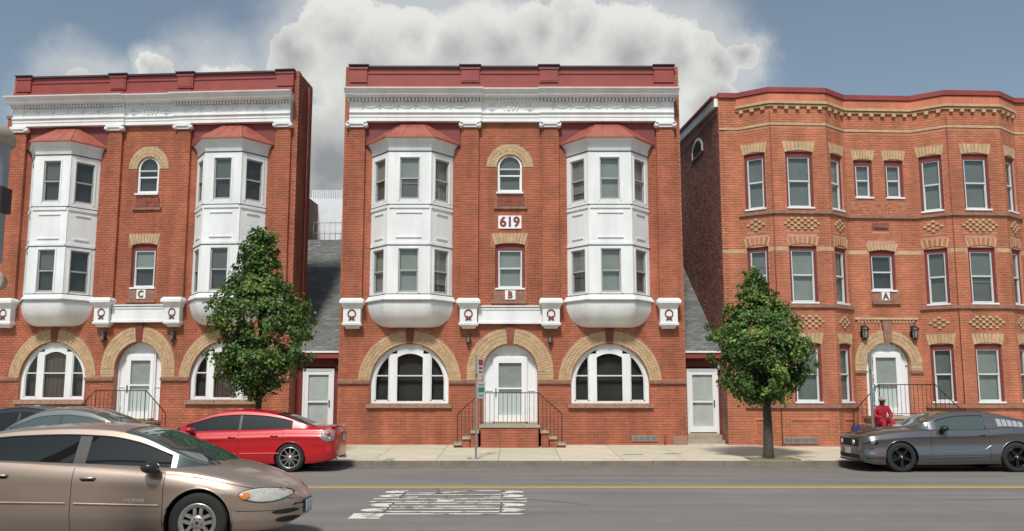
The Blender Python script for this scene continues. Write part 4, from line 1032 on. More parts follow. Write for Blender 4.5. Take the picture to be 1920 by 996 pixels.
def vent(x, y, z, w, label, rz=0):
    r = empty('foundation_vent', (x, y, z), rz, label, 'vent', 'foundation vents')
    b = MB(); b.box(0, w, -.03, .0, 0, .02); b.box(0, w, -.03, 0, .16, .18); n = 4
    for k in range(n + 1): b.box(k * (w - .02) / n, k * (w - .02) / n + .02, -.03, 0, .02, .16)
    b.build('vent_frame', GALV, r); g = MB()
    for k in range(4): g.box(.02, w - .02, -.02, 0, .03 + k * .034, .048 + k * .034)
    g.build('vent_grille', GALV, r)
vent(3.72, 27.58, .40, .78, 'grey metal foundation vent low in the wall of the B block')
pv = A_ROOT.location + Matrix.Rotation(radians(2.8), 3, 'Z') @ Vector((1.5, -.645, 0)); vent(pv.x, pv.y, .36, 1.05, 'pale foundation vent low in the A block behind the tree', radians(2.8))
b = MB(); b.tube([(0, 0, .28), (0, 0, .55)], .022, 8); b.lathe([(.035, 0), (.035, .05), (.01, .06)], Matrix.Translation((0, 0, .55)), 8)
o = b.build('gas_pipe', mat('rusty_pipe', (.2, .09, .06), .8), None); o.location = (4.72, 27.5, 0); tag(o, 'short rusty capped pipe beside the vent of the B block', 'pipe')
b = MB(); b.box(-.22, .22, -.06, .12, .2, .56); o = b.build('corner_stone', mat('pink_stone', (.36, .22, .17), .85, (.28, .16, .12), 8, bump=.6), None); o.location = (5.18, 27.6, 0); tag(o, 'rough pink stone block at the foot of the B block beside the right passage', 'stone block')

# things behind and on the roofs
r = empty('chimney', (-17.55, 30.5, 0), 0, 'small brick chimney behind the left end of the white cornice', 'chimney')
b = MB(); b.box(-.35, .25, -.3, .3, 5, 11.55); b.build('stack', MORTAR, r); b = MB(); brick_wall(MB(), b, None, Matrix.Translation((0, -.3, 0)), -.35, .25, 10, 11.5, thick=.1); b.build('stack_brickwork', BRICK, r, kind='stuff')
MB().box(-.39, .29, -.34, .34, 11.55, 11.66).build('cap', BROWN, r)
r = empty('rooftop_shed', (-8.75, 40, 8.6), 0, 'pale corrugated rooftop shed with a thin railing seen in the gap between blocks', 'roof structure')
b = MB()
for k in range(40): x = -1.4 + k * .085; b.box(x, x + .06, -.012, 1.5, 0, 2.35 + (.0 if k < 10 or k > 33 else .35))
b.box(-1.4, 2.0, 0, 1.4, 0, 2.3); b.build('cladding', mat('pale_cladding', (.80, .82, .83), .6, (.72, .75, .77), 5), r)
b = MB()
for k in range(14): b.tube([(-1.5 + k * .25, -.8, 0), (-1.5 + k * .25, -.8, 1.0)], .014, 5)
for z in (.5, 1.0): b.tube([(-1.5, -.8, z), (1.8, -.8, z)], .018, 5)
b.build('rail', GALV, r)
r0 = empty('rear_building', (-9, 40.0, 0), 0, 'dark flat roofed rear building behind the left shingled passage', 'building')
b = MB(); b.box(-4, 5, -1.4, 6, .0, 8.6); b.build('wall', MORTARD, r0); b = MB(); b.box(-4.1, 5.1, -1.5, 6.1, 8.6, 8.68); b.build('roof', SHING, r0)

# ---------------------------------------------------------------- vehicles
def paint(name, c, metal=.35, rough=.32, c2=None):
    m = mat(name, c, rough, c2 or tuple(v * .96 for v in c), 30, metal=metal, coat=.9); return m
RUBBER = mat('tyre_rubber', (.022, .022, .022), .85); ALLOY = mat('silver_alloy', (.55, .54, .52), .3, metal=.8); DARKAL = mat('black_alloy', (.015, .015, .016), .35, metal=.3)
TRIM = mat('black_trim', (.018, .018, .02), .45); CHROME = mat('chrome', (.7, .7, .7), .12, metal=1.0); UNDER = mat('underbody', (.012, .012, .012), .9)
CARGLASS = glassmat('car_glass', (.010, .012, .012), .0, trans=False); CARGLASS2 = glassmat('clear_car_glass', (.055, .08, .075), .05, trans=False)
SEAM = mat('panel_gap', (.02, .017, .015), .8)
LAMPW = mat('headlamp_lens', (.55, .55, .50), .12, (.42, .42, .38), 14, coat=1); LAMPR = mat('tail_lamp_red', (.35, .015, .015), .15, coat=1); AMBER = mat('amber_lens', (.75, .22, .06), .2, coat=1)
LAMPC = mat('clear_tail_lens', (.45, .42, .42), .12, (.2, .12, .12), 20, coat=1)
def interp(pts, x):
    """smooth curve (monotone cubic) through (x, y) points"""
    n = len(pts)
    if x <= pts[0][0]: return pts[0][1]
    if x >= pts[-1][0]: return pts[-1][1]
    for i in range(n - 1):
        if x <= pts[i + 1][0]: break
    def slope(j):
        if j <= 0 or j >= n - 1: 
            k = min(max(j, 0), n - 2); return (pts[k + 1][1] - pts[k][1]) / (pts[k + 1][0] - pts[k][0]) if j <= 0 or j >= n - 1 else 0
        a = (pts[j][1] - pts[j - 1][1]) / (pts[j][0] - pts[j - 1][0]); b = (pts[j + 1][1] - pts[j][1]) / (pts[j + 1][0] - pts[j][0])
        return 0 if a * b <= 0 else 2 * a * b / (a + b)
    h = pts[i + 1][0] - pts[i][0]; t = (x - pts[i][0]) / h; m0, m1 = slope(i) * h, slope(i + 1) * h
    return (2 * t ** 3 - 3 * t * t + 1) * pts[i][1] + (t ** 3 - 2 * t * t + t) * m0 + (-2 * t ** 3 + 3 * t * t) * pts[i + 1][1] + (t ** 3 - t * t) * m1
class Car:
    def __init__(s, root, sp): s.r, s.sp = root, sp; s.xf, s.xr = sp['xf'], sp['xr']; s.W = sp['W']
    def hw(s, x):        # half width in plan
        sp = s.sp; w = s.W
        a = s.xf - sp['Lf']; b = s.xr + sp['Lr']
        if x > a: t = min(1, (x - a) / sp['Lf']); return w * max(0, 1 - t ** sp['nf']) ** (1 / sp['nf'])
        if x < b: t = min(1, (b - x) / sp['Lr']); return w * max(0, 1 - t ** sp['nr']) ** (1 / sp['nr'])
        return w
    def sec(s, x):
        """body section at x: list of (y, z) from sill to centre line"""
        sp = s.sp; w = max(s.hw(x), .0005); zb = interp(sp['bot'], x); zs = interp(sp['belt'], x); zc = interp(sp['top'], x)
        zs = min(zs, zc - .015); H = zs - zb
        tuck = .93
        cr = sp.get('crease', 0); S = []
        N = 26
        for k in range(N + 1):       # side
            t = k / N; z = zb + H * t
            y = w * (tuck + (1 - tuck) * min(1, t / .28) ** .6 if t < .28 else 1 - .012 * ((t - .28) / .72) ** 2 - .055 * max(0, (t - .70) / .30) ** 2.2)
            if cr: y += (.016 * math.exp(-((t - cr) / .05) ** 2) - sp.get('scoop', .012) * (sin(pi * min(1, (cr - t) / (cr * .62))) if 0 < cr - t < cr * .62 else 0)) * (w / s.W)
            S.append((y, z))
        y0, z0 = S[-1]
        for k in range(1, 15):      # shoulder and lid, easing to level at the centre line
            t = k / 14; a = t * pi / 2
            S.append((y0 * cos(a) ** .9 if k < 14 else 0, z0 + (zc - z0) * (1 - (1 - sin(a)) ** 1.15)))
        return S
    def yat(s, x, z):
        S = s.sec(x)
        for (y0, z0), (y1, z1) in zip(S, S[1:]):
            if z0 <= z <= z1 + 1e-9: return y0 + (y1 - y0) * (z - z0) / max(z1 - z0, 1e-6)
        return S[-1][0] if z > S[-1][1] else S[0][0]
    def gh(s, x):
        """greenhouse section: (y, z) from belt to roof centre"""
        sp = s.sp; T = interp(sp['roof'], x); B = interp(sp['belt'], x) - .03; wb = s.hw(x) * sp.get('wb', .90)
        x1, x0 = sp['roof'][-1][0] + .01, sp['roof'][0][0] - .01; fl, rl = sp.get('fround', .60), sp.get('rround', .55)
        if x > x1 - fl: wb *= max(.0001, 1 - ((x - x1 + fl) / fl) ** 2.6) ** .5
        if x < x0 + rl: wb *= max(.0001, 1 - ((x0 + rl - x) / rl) ** 3.2) ** .5
        
        Tm = max(p[1] for p in sp['roof']); f = max(0, min(1, (T - B) / (Tm - B)))
        wr = wb - (s.W * sp.get('tumble', .24)) * f * wb / (s.W * .9); E = B + (T - B) * sp.get('edge', .86)
        S = []
        for k in range(9):
            t = k / 8; S.append((wb + (wr - wb) * t ** 1.15, B + (E - B) * t))
        for k in range(1, 11):
            a = k / 10 * pi / 2; S.append((wr * cos(a) ** .8 if k < 10 else 0, E + (T - E) * sin(a) ** .9))
        return S
    def patch(s, name, m, poly, side, off=.006, parent=None, rings=4, thick=0):
        """a panel that follows the body side: polygon of (x, z)"""
        cx = sum(p[0] for p in poly) / len(poly); cz = sum(p[1] for p in poly) / len(poly); b = MB(); n = len(poly)
        R_ = []
        for k in range(rings + 1):
            t = k / rings; ring = []
            for px, pz in poly:
                x, z = cx + (px - cx) * t, cz + (pz - cz) * t
                o = off if k < rings else -.004
                ring.append((x, side * (s.yat(x, z) + o), z))
            R_.append(ring)
            if k == rings - 1: R_.append([(cx + (px - cx) * .985, side * (s.yat(cx + (px - cx) * .985, cz + (pz - cz) * .985) + off * .8), cz + (pz - cz) * .985) for px, pz in poly])
        R_[-1], R_[-2] = R_[-1], R_[-2]
        b.loft(R_, True, True)
        if side < 0: b.f = [tuple(reversed(f)) for f in b.f]
        return b.build(name, m, parent or s.r)
    def front(s, name, m, y0, y1, z0, z1, off=.006, parent=None, thick=.03):
        """a panel that follows the nose across the car"""
        b = MB(); F_, B_ = [], []
        for z in (z0, (z0 + z1) / 2, z1):
            rf, rb = [], []
            for k in range(15):
                y = y0 + (y1 - y0) * k / 14; a, c = s.xf - s.sp['Lf'], s.xf - .0002
                for _ in range(24):
                    mid = (a + c) / 2
                    if s.yat(mid, z) > abs(y): a = mid
                    else: c = mid
                rf.append((a + off, y, z)); rb.append((a + off - thick, y, z))
            F_.append(rf); B_.append(rb)
        b.loft(F_); b.loft([B_[0], F_[0]]); b.loft([F_[-1], B_[-1]]); b.loft([[p[0] for p in B_], [p[0] for p in F_]]); b.loft([[p[-1] for p in F_], [p[-1] for p in B_]])
        return b.build(name, m, parent or s.r)
    def line(s, name, m, pts, side, w=.007, off=.002, parent=None, dens=.04):
        """narrow ribbon along the body side through (x, z) points"""
        P = []
        for (a, b), (c, d) in zip(pts, pts[1:]):
            n = max(1, int(hypot(c - a, d - b) / dens))
            for k in range(n): P.append((a + (c - a) * k / n, b + (d - b) * k / n))
        P.append(pts[-1]); b = MB(); L, Rr = [], []
        for i, (x, z) in enumerate(P):
            q, p = P[min(i + 1, len(P) - 1)], P[max(i - 1, 0)]; t = Vector((q[0] - p[0], q[1] - p[1])).normalized(); nx, nz_ = -t.y * w / 2, t.x * w / 2
            L.append((x + nx, side * (s.yat(x + nx, z + nz_) + off), z + nz_)); Rr.append((x - nx, side * (s.yat(x - nx, z - nz_) + off), z - nz_))
        M_ = [((a[0] + c[0]) / 2, (a[1] + c[1]) / 2 + side * off * .6, (a[2] + c[2]) / 2) for a, c in zip(L, Rr)]
        b.loft([L, M_, Rr]); return b.build(name, m, parent or s.r)
    def build(s):
        sp = s.sp; r = s.r; P = sp['paint']; dx = sp.get('dx', .03); ar = sp['arch']; zw = sp['tyre']; wheels = (0, -sp['wb_len'])
        xs = []
        x = s.xr + .0005
        a, b = s.xr + sp['Lr'], s.xf - sp['Lf']
        n = 16; xs += [s.xr + .0008 + (a - s.xr) * (1 - cos(pi / 2 * k / n)) for k in range(n)]
        m = int((b - a) / dx); xs += [a + (b - a) * k / m for k in range(m)]
        xs += [b + (s.xf - .0008 - b) * sin(pi / 2 * k / n) for k in range(n + 1)]
        xs = [s.xr] + xs + [s.xf]
        for c in sp['cuts']:      # put a station on every panel gap
            j = min(range(1, len(xs) - 1), key=lambda i: abs(xs[i] - c)); xs[j] = c
        secs = [s.sec(x) for x in xs]; NR = len(secs[0]); groups = {}
        def centre(i, j): return ((xs[i] + xs[i + 1]) / 2, (secs[i][j][1] + secs[i][j + 1][1] + secs[i + 1][j][1] + secs[i + 1][j + 1][1]) / 4)
        pos = {}
        for side in (1, -1):
            for i in range(len(xs)):
                for j in range(NR): pos[(side, i, j)] = [xs[i], side * secs[i][j][0], secs[i][j][1]]
        kill = set()
        for i in range(len(xs) - 1):
            for j in range(NR - 1):
                cx, cz = centre(i, j)
                if j < 27 and any(hypot(cx - w, cz - zw) < ar for w in wheels): kill.add((i, j))
        for i in range(len(xs)):
            for j in range(27):
                adj = [(i + a, j + b) for a in (-1, 0) for b in (-1, 0) if 0 <= i + a < len(xs) - 1 and 0 <= j + b]
                if any(q in kill for q in adj) and any(q not in kill for q in adj):
                    for w in wheels:
                        d = Vector((xs[i] - w, secs[i][j][1] - zw))
                        if d.length < ar + .08 and j > 0:
                            d = d.normalized() * ar; 
                            for side in (1, -1):
                                p = pos[(side, i, j)]; p[0] = w + d.x; p[2] = zw + d.y
                        elif d.length < ar + .08:
                            dxx = sqrt(max(ar * ar - (secs[i][j][1] - zw) ** 2, 0)) * (1 if xs[i] > w else -1)
                            for side in (1, -1): pos[(side, i, j)][0] = w + dxx
        doors = sp['doors']; lid = sp['lids']
        for side in (1, -1):
            for i in range(len(xs) - 1):
                for j in range(NR - 1):
                    if (i, j) in kill: continue
                    cx, cz = centre(i, j); g = ('body', 0)
                    if 3 <= j < 27:
                        for k, (d0, d1) in enumerate(doors):
                            if d0 < cx < d1: g = ('door', (side, k))
                    if j >= 29:
                        if lid[0][0] < cx < lid[0][1]: g = ('bonnet', 0)
                        if lid[1][0] < cx < lid[1][1]: g = ('boot_lid', 0)
                    groups.setdefault(g, []).append((side, i, j))
        s.parts = {}
        for (nm, k), cells in groups.items():
            idx, v, f = {}, [], []
            for side, i, j in cells:
                q = []
                for key in ((side, i, j), (side, i + 1, j), (side, i + 1, j + 1), (side, i, j + 1)):
                    kk = key if not (j + 1 == NR - 1 and key[2] == NR - 1) else (1, key[1], key[2])
                    if kk not in idx: idx[kk] = len(v); v.append(tuple(pos[kk]))
                    q.append(idx[kk])
                f.append(tuple(q if side < 0 else reversed(q)))
            mb = MB(); mb.add(v, f, True); s.parts[(nm, k)] = mb.build(nm, P, r)
        # dark floor and wheel housings
        fl = MB(); fl.box(s.xr + .4, s.xf - .62, -s.W * .86, s.W * .86, sp['bot'][len(sp['bot']) // 2][1] + .01, sp['bot'][len(sp['bot']) // 2][1] + .12)
        for w in wheels:
            for side in (1, -1):
                n = 18; A = []
                for k in range(n + 1):
                    t = -.25 + (pi + .5) * k / n; A.append(t)
                fl.loft([[(w + (ar + .004) * cos(t), side * (s.yat(w + ar * cos(t) * .98, zw + max(0, ar * sin(t))) - .012), zw + (ar + .004) * sin(t)) for t in A], [(w + (ar + .004) * cos(t), side * s.W * .45, zw + (ar + .004) * sin(t)) for t in A]])
        fl.box(s.xr + .4, s.xf - .62, -s.W * .5, s.W * .5, .28, .5)
        fl.build('underbody', UNDER, r)
        for w in wheels:      # rolled arch lips
            for side in (1, -1):
                pts = []
                for k in range(25):
                    t = -.05 + (pi + .1) * k / 24; x, z = w + ar * cos(t), zw + ar * sin(t)
                    if z > interp(sp['bot'], x) + .01: pts.append((x, side * (s.yat(x, z) + .001), z))
                MB().tube(pts, .012, 5).build('arch_lip', P, r)
        # greenhouse
        gx0, gx1 = sp['roof'][0][0], sp['roof'][-1][0]; m = int((gx1 - gx0) / (dx * 1.2)); gxs = [gx0 + (gx1 - gx0) * k / m for k in range(m + 1)]
        for c in sp['gcuts']:
            j = min(range(1, len(gxs) - 1), key=lambda i: abs(gxs[i] - c)); gxs[j] = c
        gs = [s.gh(x) for x in gxs]; G = {}
        for side in (1, -1):
            for i in range(m):
                cx = (gxs[i] + gxs[i + 1]) / 2
                for j in range(18):
                    g = ('roof', 0)
                    if j < 8:
                        if j >= 1 and cx > sp['side_glass'][-1][1] + sp.get('apw', .16): g = ('windscreen', 0)
                        if j < 7 and j >= 1:
                            for k, (a, b_) in enumerate(sp['side_glass']):
                                if a < cx < b_: g = ('side_window', (side, k))
                        if g[0] == 'roof' and any(a < cx < b_ for a, b_ in sp.get('pillar', ())) and j < 7: g = ('pillar', side)
                    else:
                        if j >= 9 and cx > sp['wind'][0]: g = ('windscreen', 0)
                        if j >= 9 and cx < sp['rear']: g = ('rear_window', 0)
                    G.setdefault(g, []).append((side, i, j))
        for (nm, k), cells in G.items():
            idx, v, f = {}, [], []
            for side, i, j in cells:
                q = []
                for a, c in ((i, j), (i + 1, j), (i + 1, j + 1), (i, j + 1)):
                    kk = (side if c < 18 else 1, a, c)
                    if kk not in idx: idx[kk] = len(v); v.append((gxs[a], kk[0] * gs[a][c][0], gs[a][c][1]))
                    q.append(idx[kk])
                f.append(tuple(q if side < 0 else reversed(q)))
            mb = MB(); mb.add(v, f, True)
            mt = P if nm == 'roof' else TRIM if nm == 'pillar' else sp.get('wglass', CARGLASS2) if nm in ('windscreen', 'rear_window') else sp.get('sglass', CARGLASS)
            mb.build(nm, mt, r)
        def grib(name, m, pts, w, off, side):     # ribbon on the greenhouse: (x, row) points
            L, Rr = [], []
            for i, (x, j) in enumerate(pts):
                S = s.gh(x); j0 = int(min(j, 17)); t = j - j0; y = S[j0][0] + (S[j0 + 1][0] - S[j0][0]) * t; z = S[j0][1] + (S[j0 + 1][1] - S[j0][1]) * t
                L.append((x, side * (y + off), z)); 
            MB().tube(L, w, 5).build(name, m, r)
        for side in (1, -1):
            a, b_ = sp['side_glass'][0][0], sp['side_glass'][-1][1]
            lo, hi = min(q[0] for q in sp['side_glass']), max(q[1] for q in sp['side_glass'])
            pts = [(lo + (hi - lo) * k / 30, 7) for k in range(31)]
            grib('window_trim', TRIM, [(lo, 1 + 6 * k / 6) for k in range(7)], .014, .002, side)
            grib('window_trim', sp.get('trim', TRIM), pts, sp.get('trimw', .011), .002, side); grib('window_trim', TRIM, [(x, 1) for x, _ in pts], .012, .002, side)
        # panel gaps
        for side in (1, -1):
            for c in sp['gaps']:
                zb = interp(sp['bot'], c[0]) + .06; zt = interp(sp['belt'], c[-1]) - .005
                if len(c) == 1: s.line('panel_gap', SEAM, [(c[0], zb), (c[0], zt)], side)
            for ln in sp.get('lines', ()): s.line(ln[0], ln[1], ln[2], side, ln[3], ln[4])
        # wheels
        for w in wheels:
            for side in (1, -1): s.wheel(w, side)
        # mirrors
        mx, mz = sp['mirror']
        for side in (1, -1):
            b = MB(); y = s.yat(mx, mz - .1)
            b.sphere((mx - .02, side * (y + .10), mz), .115, 12, 8, .9, 1.0, .62); b.tube([(mx + .02, side * (y - .03), mz - .05), (mx, side * (y + .05), mz - .03)], .03, 6)
            b.build('door_mirror', sp.get('mirror_m', TRIM), r)
        for k, (hx, hz) in enumerate(sp['handles']):
            for side in (1, -1):
                s.patch('handle_recess', SEAM if sp.get('recess', 1) else P, [(hx - .075, hz - .02), (hx + .075, hz - .02), (hx + .075, hz + .02), (hx - .075, hz + .02)], side, .0015, rings=2)
                y = s.yat(hx, hz); b = MB(); b.tube([(hx - .085, side * (y + .004), hz + .012), (hx - .06, side * (y + .02), hz + .014), (hx + .06, side * (y + .02), hz + .014), (hx + .085, side * (y + .004), hz + .012)], .014, 6); b.build('door_handle', P, r)
    def wheel(s, w, side):
        sp = s.sp; Rt = sp['tyre']; rr = sp['rim']; tw = .20; yc = side * (s.W - .015)
        M = Matrix.Translation((w, yc, Rt)) @ Matrix.Rotation(-side * pi / 2, 4, 'X')      # local z points outwards
        t = MB(); t.lathe([(rr, -tw), (Rt - .02, -tw), (Rt, -tw + .03), (Rt, -.03), (Rt - .012, -.012), (Rt - .035, 0), (rr + .02, -.002), (rr, -.012)], M, 36); tyre = t.build('wheel', RUBBER, s.r)
        b = MB(); m = sp.get('rim_m', ALLOY)
        b.lathe([(rr + .004, -.012), (rr + .002, .0), (rr - .012, .002), (rr - .02, -.012), (rr - .025, -.10), (rr - .03, -.16)], M, 36)
        style = sp['wheel']; b.M = M
        if style == 'cover':
            for k in range(5):
                a = 2 * pi * k / 5 + .3
                for o in (-1, 1):
                    q = a + o * .20; c, d = cos(q), sin(q); c2, d2 = cos(a + o * .42), sin(a + o * .42); n = Vector((-d, c)) * .019
                    p0 = Vector((cos(a + o * .55), sin(a + o * .55))) * .06; p1 = Vector((c, d)) * (rr - .015)
                    b.add([(p0.x - n.x, p0.y - n.y, -.004), (p0.x + n.x, p0.y + n.y, -.004), (p1.x + n.x, p1.y + n.y, -.010), (p1.x - n.x, p1.y - n.y, -.010),
                           (p0.x - n.x * 1.2, p0.y - n.y * 1.2, -.04), (p0.x + n.x * 1.2, p0.y + n.y * 1.2, -.04), (p1.x + n.x * 1.2, p1.y + n.y * 1.2, -.04), (p1.x - n.x * 1.2, p1.y - n.y * 1.2, -.04)], [(0, 3, 2, 1)[::-1], (0, 1, 5, 4)[::-1], (1, 2, 6, 5)[::-1], (2, 3, 7, 6)[::-1], (3, 0, 4, 7)[::-1]])
            b.M = None; b.lathe([(.001, .0), (.03, .0), (.075, -.004), (.085, -.015), (.085, -.05), (.001, -.05)], M, 20)
            b.lathe([(rr - .012, .0), (rr - .045, -.006), (rr - .05, -.03)], M, 36)
        elif style == 'mesh':
            for k in range(10):
                a = 2 * pi * k / 10
                for o in (-1, 1):
                    p0 = Vector((cos(a), sin(a))) * .055; p1 = Vector((cos(a + o * .34), sin(a + o * .34))) * (rr - .02); n = Vector((-(p1 - p0).y, (p1 - p0).x)).normalized() * .007
                    b.add([(p0.x - n.x, p0.y - n.y, -.03), (p0.x + n.x, p0.y + n.y, -.03), (p1.x + n.x, p1.y + n.y, -.012), (p1.x - n.x, p1.y - n.y, -.012), (p0.x, p0.y, -.05), (p1.x, p1.y, -.035)], [(0, 1, 2, 3), (0, 3, 5, 4)[::-1], (1, 4, 5, 2)[::-1]])
            b.M = None; b.lathe([(.001, -.015), (.03, -.015), (.06, -.03), (.06, -.06), (.001, -.06)], M, 16)
        else:
            for k in range(5):
                a = 2 * pi * k / 5 + .3; d = Vector((cos(a), sin(a))); n = Vector((-d.y, d.x))
                p0, p1 = d * .03, d * (rr - .01); w0, w1 = (.035, .028) if style == 'five' else (.028, .03)
                b.add([(*(p0 - n * w0), -.02), (*(p0 + n * w0), -.02), (*(p1 + n * w1), -.008), (*(p1 - n * w1), -.008), (*(p0 - n * w0), -.06), (*(p0 + n * w0), -.06), (*(p1 + n * w1), -.05), (*(p1 - n * w1), -.05)],
                      [(0, 1, 2, 3), (0, 4, 5, 1), (1, 5, 6, 2), (2, 6, 7, 3), (3, 7, 4, 0)])
            b.M = None; b.lathe([(.001, -.005), (.032, -.005), (.06, -.02), (.06, -.06), (.001, -.06)], M, 16)
        b.M = None; b.build('rim', m, tyre)
        d = MB(); d.lathe([(.001, -.09), (rr - .03, -.09), (rr - .03, -.15), (.001, -.15)], M, 24); d.build('brake_disc', mat('brake_dark', (.03, .03, .032), .5, metal=.5) if 'brake_dark' not in MATS else MATS['brake_dark'], tyre)
        c = MB()
        for k in range(5): a = 2 * pi * k / 5 + .3; c.lathe([(.009, .0), (.009, .004), (.001, .005)], M @ Matrix.Translation((.052 * cos(a + .6), .052 * sin(a + .6), -.004 if style == 'cover' else -.022)), 6)
        c.lathe([(.022, 0), (.018, .006), (.001, .008)], M @ Matrix.Translation((0, 0, -.002)), 12)
        c.build('wheel_nut', (TRIM if style == 'cover' else ALLOY), tyre, kind='stuff')
def car(name, x, y, rz, label, cat, spec, group=None):
    r = empty(name, (x, y, 0), rz, label, cat, group); c = Car(r, spec); c.build(); return c
def slab(car, name, m, x, y0, y1, z0, z1, t=.02, parent=None, nose=1):
    b = MB(); b.box(min(x, x + nose * t), max(x, x + nose * t), y0, y1, z0, z1); return b.build(name, m, parent or car.r)

# --- bronze four-door saloon in the foreground, nose to the right
P1 = paint('bronze_paint', (.39, .305, .25), .55, .34)
sp = dict(xf=1.05, xr=-4.12, W=.93, Lf=1.05, nf=2.5, Lr=.75, nr=3.0, wb_len=2.87, tyre=.335, rim=.215, arch=.385, paint=P1, wheel='cover',
    bot=[(-4.12, .34), (-3.8, .24), (-3.3, .20), (-.5, .20), (.45, .22), (.85, .24), (1.05, .34)],
    belt=[(-4.12, .86), (-3.6, .98), (-2.6, 1.00), (-1.6, .955), (-.7, .90), (-.2, .855), (.2, .79), (.6, .69), (.9, .58), (1.05, .50)],
    top=[(-4.12, .92), (-3.95, 1.02), (-3.5, 1.08), (-2.0, 1.06), (-.3, 1.02), (.1, .965), (.45, .88), (.75, .76), (.95, .64), (1.05, .54)],
    roof=[(-3.62, .99), (-3.2, 1.17), (-2.75, 1.315), (-2.2, 1.405), (-1.6, 1.435), (-1.2, 1.42), (-.84, 1.35), (-.41, 1.17), (-.1, 1.03), (.16, .93)],
    wind=(-1.0,), rear=-2.78, apw=.06, side_glass=[(-2.48, -1.50), (-1.36, -.37)], pillar=[(-1.50, -1.36)], gcuts=[-2.48, -1.50, -1.36, -.37, -1.0, -2.78],
    doors=[(-2.42, -1.45), (-1.45, -.40)], lids=[(-.15, .86), (-3.95, -3.6)], cuts=[-2.42, -1.45, -.40, -.15, .86, -3.6, -3.95], gaps=[(-1.45,), (-.40,)], crease=0,
    lines=[('side_moulding', mat('pale_moulding', (.45, .30, .23), .35, metal=.5), [(-2.40, .565), (-1.50, .555)], .022, .010), ('side_moulding', MATS['pale_moulding'], [(-1.41, .552), (-.44, .530)], .022, .010),
           ('bumper_line', SEAM, [(.42, .46), (.98, .44)], .006, .002)],
    mirror=(-.52, .96), mirror_m=mat('dark_mirror_shell', (.04, .035, .035), .25, coat=.6), handles=[(-1.27, .82), (-2.27, .85)], trimw=.010, dx=.026)
MB.WARP = None
c1 = car('saloon_car', -3.58, 11.17, 0, 'bronze four-door saloon closest to the camera with five-slot silver wheel covers', 'car', sp)
def ell(cx, cz, a, b, n=24, p=2.0, tilt=0, a0=0):
    out = []
    for k in range(n):
        t = 2 * pi * k / n; x = a * abs(cos(t)) ** (2 / p) * (1 if cos(t) > 0 else -1); z = b * abs(sin(t)) ** (2 / p) * (1 if sin(t) > 0 else -1)
        out.append((cx + x * cos(tilt) - z * sin(tilt), cz + x * sin(tilt) + z * cos(tilt)))
    return out
for side in (1, -1):
    h = c1.patch('headlight', LAMPW, ell(.70, .625, .25, .078, p=1.8, tilt=-.06), side, .008, rings=6)
    c1.patch('indicator', AMBER, ell(.52, .622, .055, .042), side, .012, h, rings=3)
    c1.line('lamp_gap', SEAM, ell(.70, .625, .255, .083, p=1.8, tilt=-.06) + [ell(.70, .625, .255, .083, p=1.8, tilt=-.06)[0]], side, .007, .003)
    c1.patch('bumper_slot', SEAM, ell(.915, .425, .125, .028), side, .003)
    c1.patch('bumper_slot', SEAM, ell(.925, .335, .10, .034), side, .003)
    c1.patch('grille_slot', SEAM, [(.965, .475), (1.04, .475), (1.04, .50), (.99, .505)], side, .003)
    c1.patch('tail_lamp', LAMPR, [(-4.0, .74), (-3.72, .76), (-3.72, .92), (-4.0, .90)], side, .006)
    pass
    c1.line('bonnet_gap', SEAM, [(-.1, .845), (.2, .79), (.5, .725), (.80, .665), (.97, .55)], side, .006, .002)
    c1.patch('fuel_gap', SEAM, [(-3.4, .82), (-3.393, .82), (-3.393, .96), (-3.4, .96)], side, .002, rings=1) if side > 0 else None
slab(c1, 'plate_bracket', TRIM, 1.045, -.19, .19, .36, .52, .012)
pl = slab(c1, 'licence_plate', mat('blue_plate', (.30, .47, .62), .4, (.66, .72, .75), 9), 1.06, -.155, .155, .375, .505, .008)
# wipers lying at the foot of the windscreen
w = MB(); w.tube([(.05, -.62, .985), (-.12, -.30, 1.035), (-.22, .15, 1.065)], .010, 5); w.tube([(.12, .02, 1.01), (-.02, .30, 1.02), (-.14, .62, 1.0)], .010, 5); w.tube([(.1, -.5, .975), (-.12, -.32, 1.04)], .013, 5)
w.build('wiper', TRIM, c1.r)
t = text('model_badge', 'DODGE', .045, MATS['chrome'], c1.r, (-.72, -c1.yat(-.72, .6) - .004, .585), ext=.002, sx=1.5)

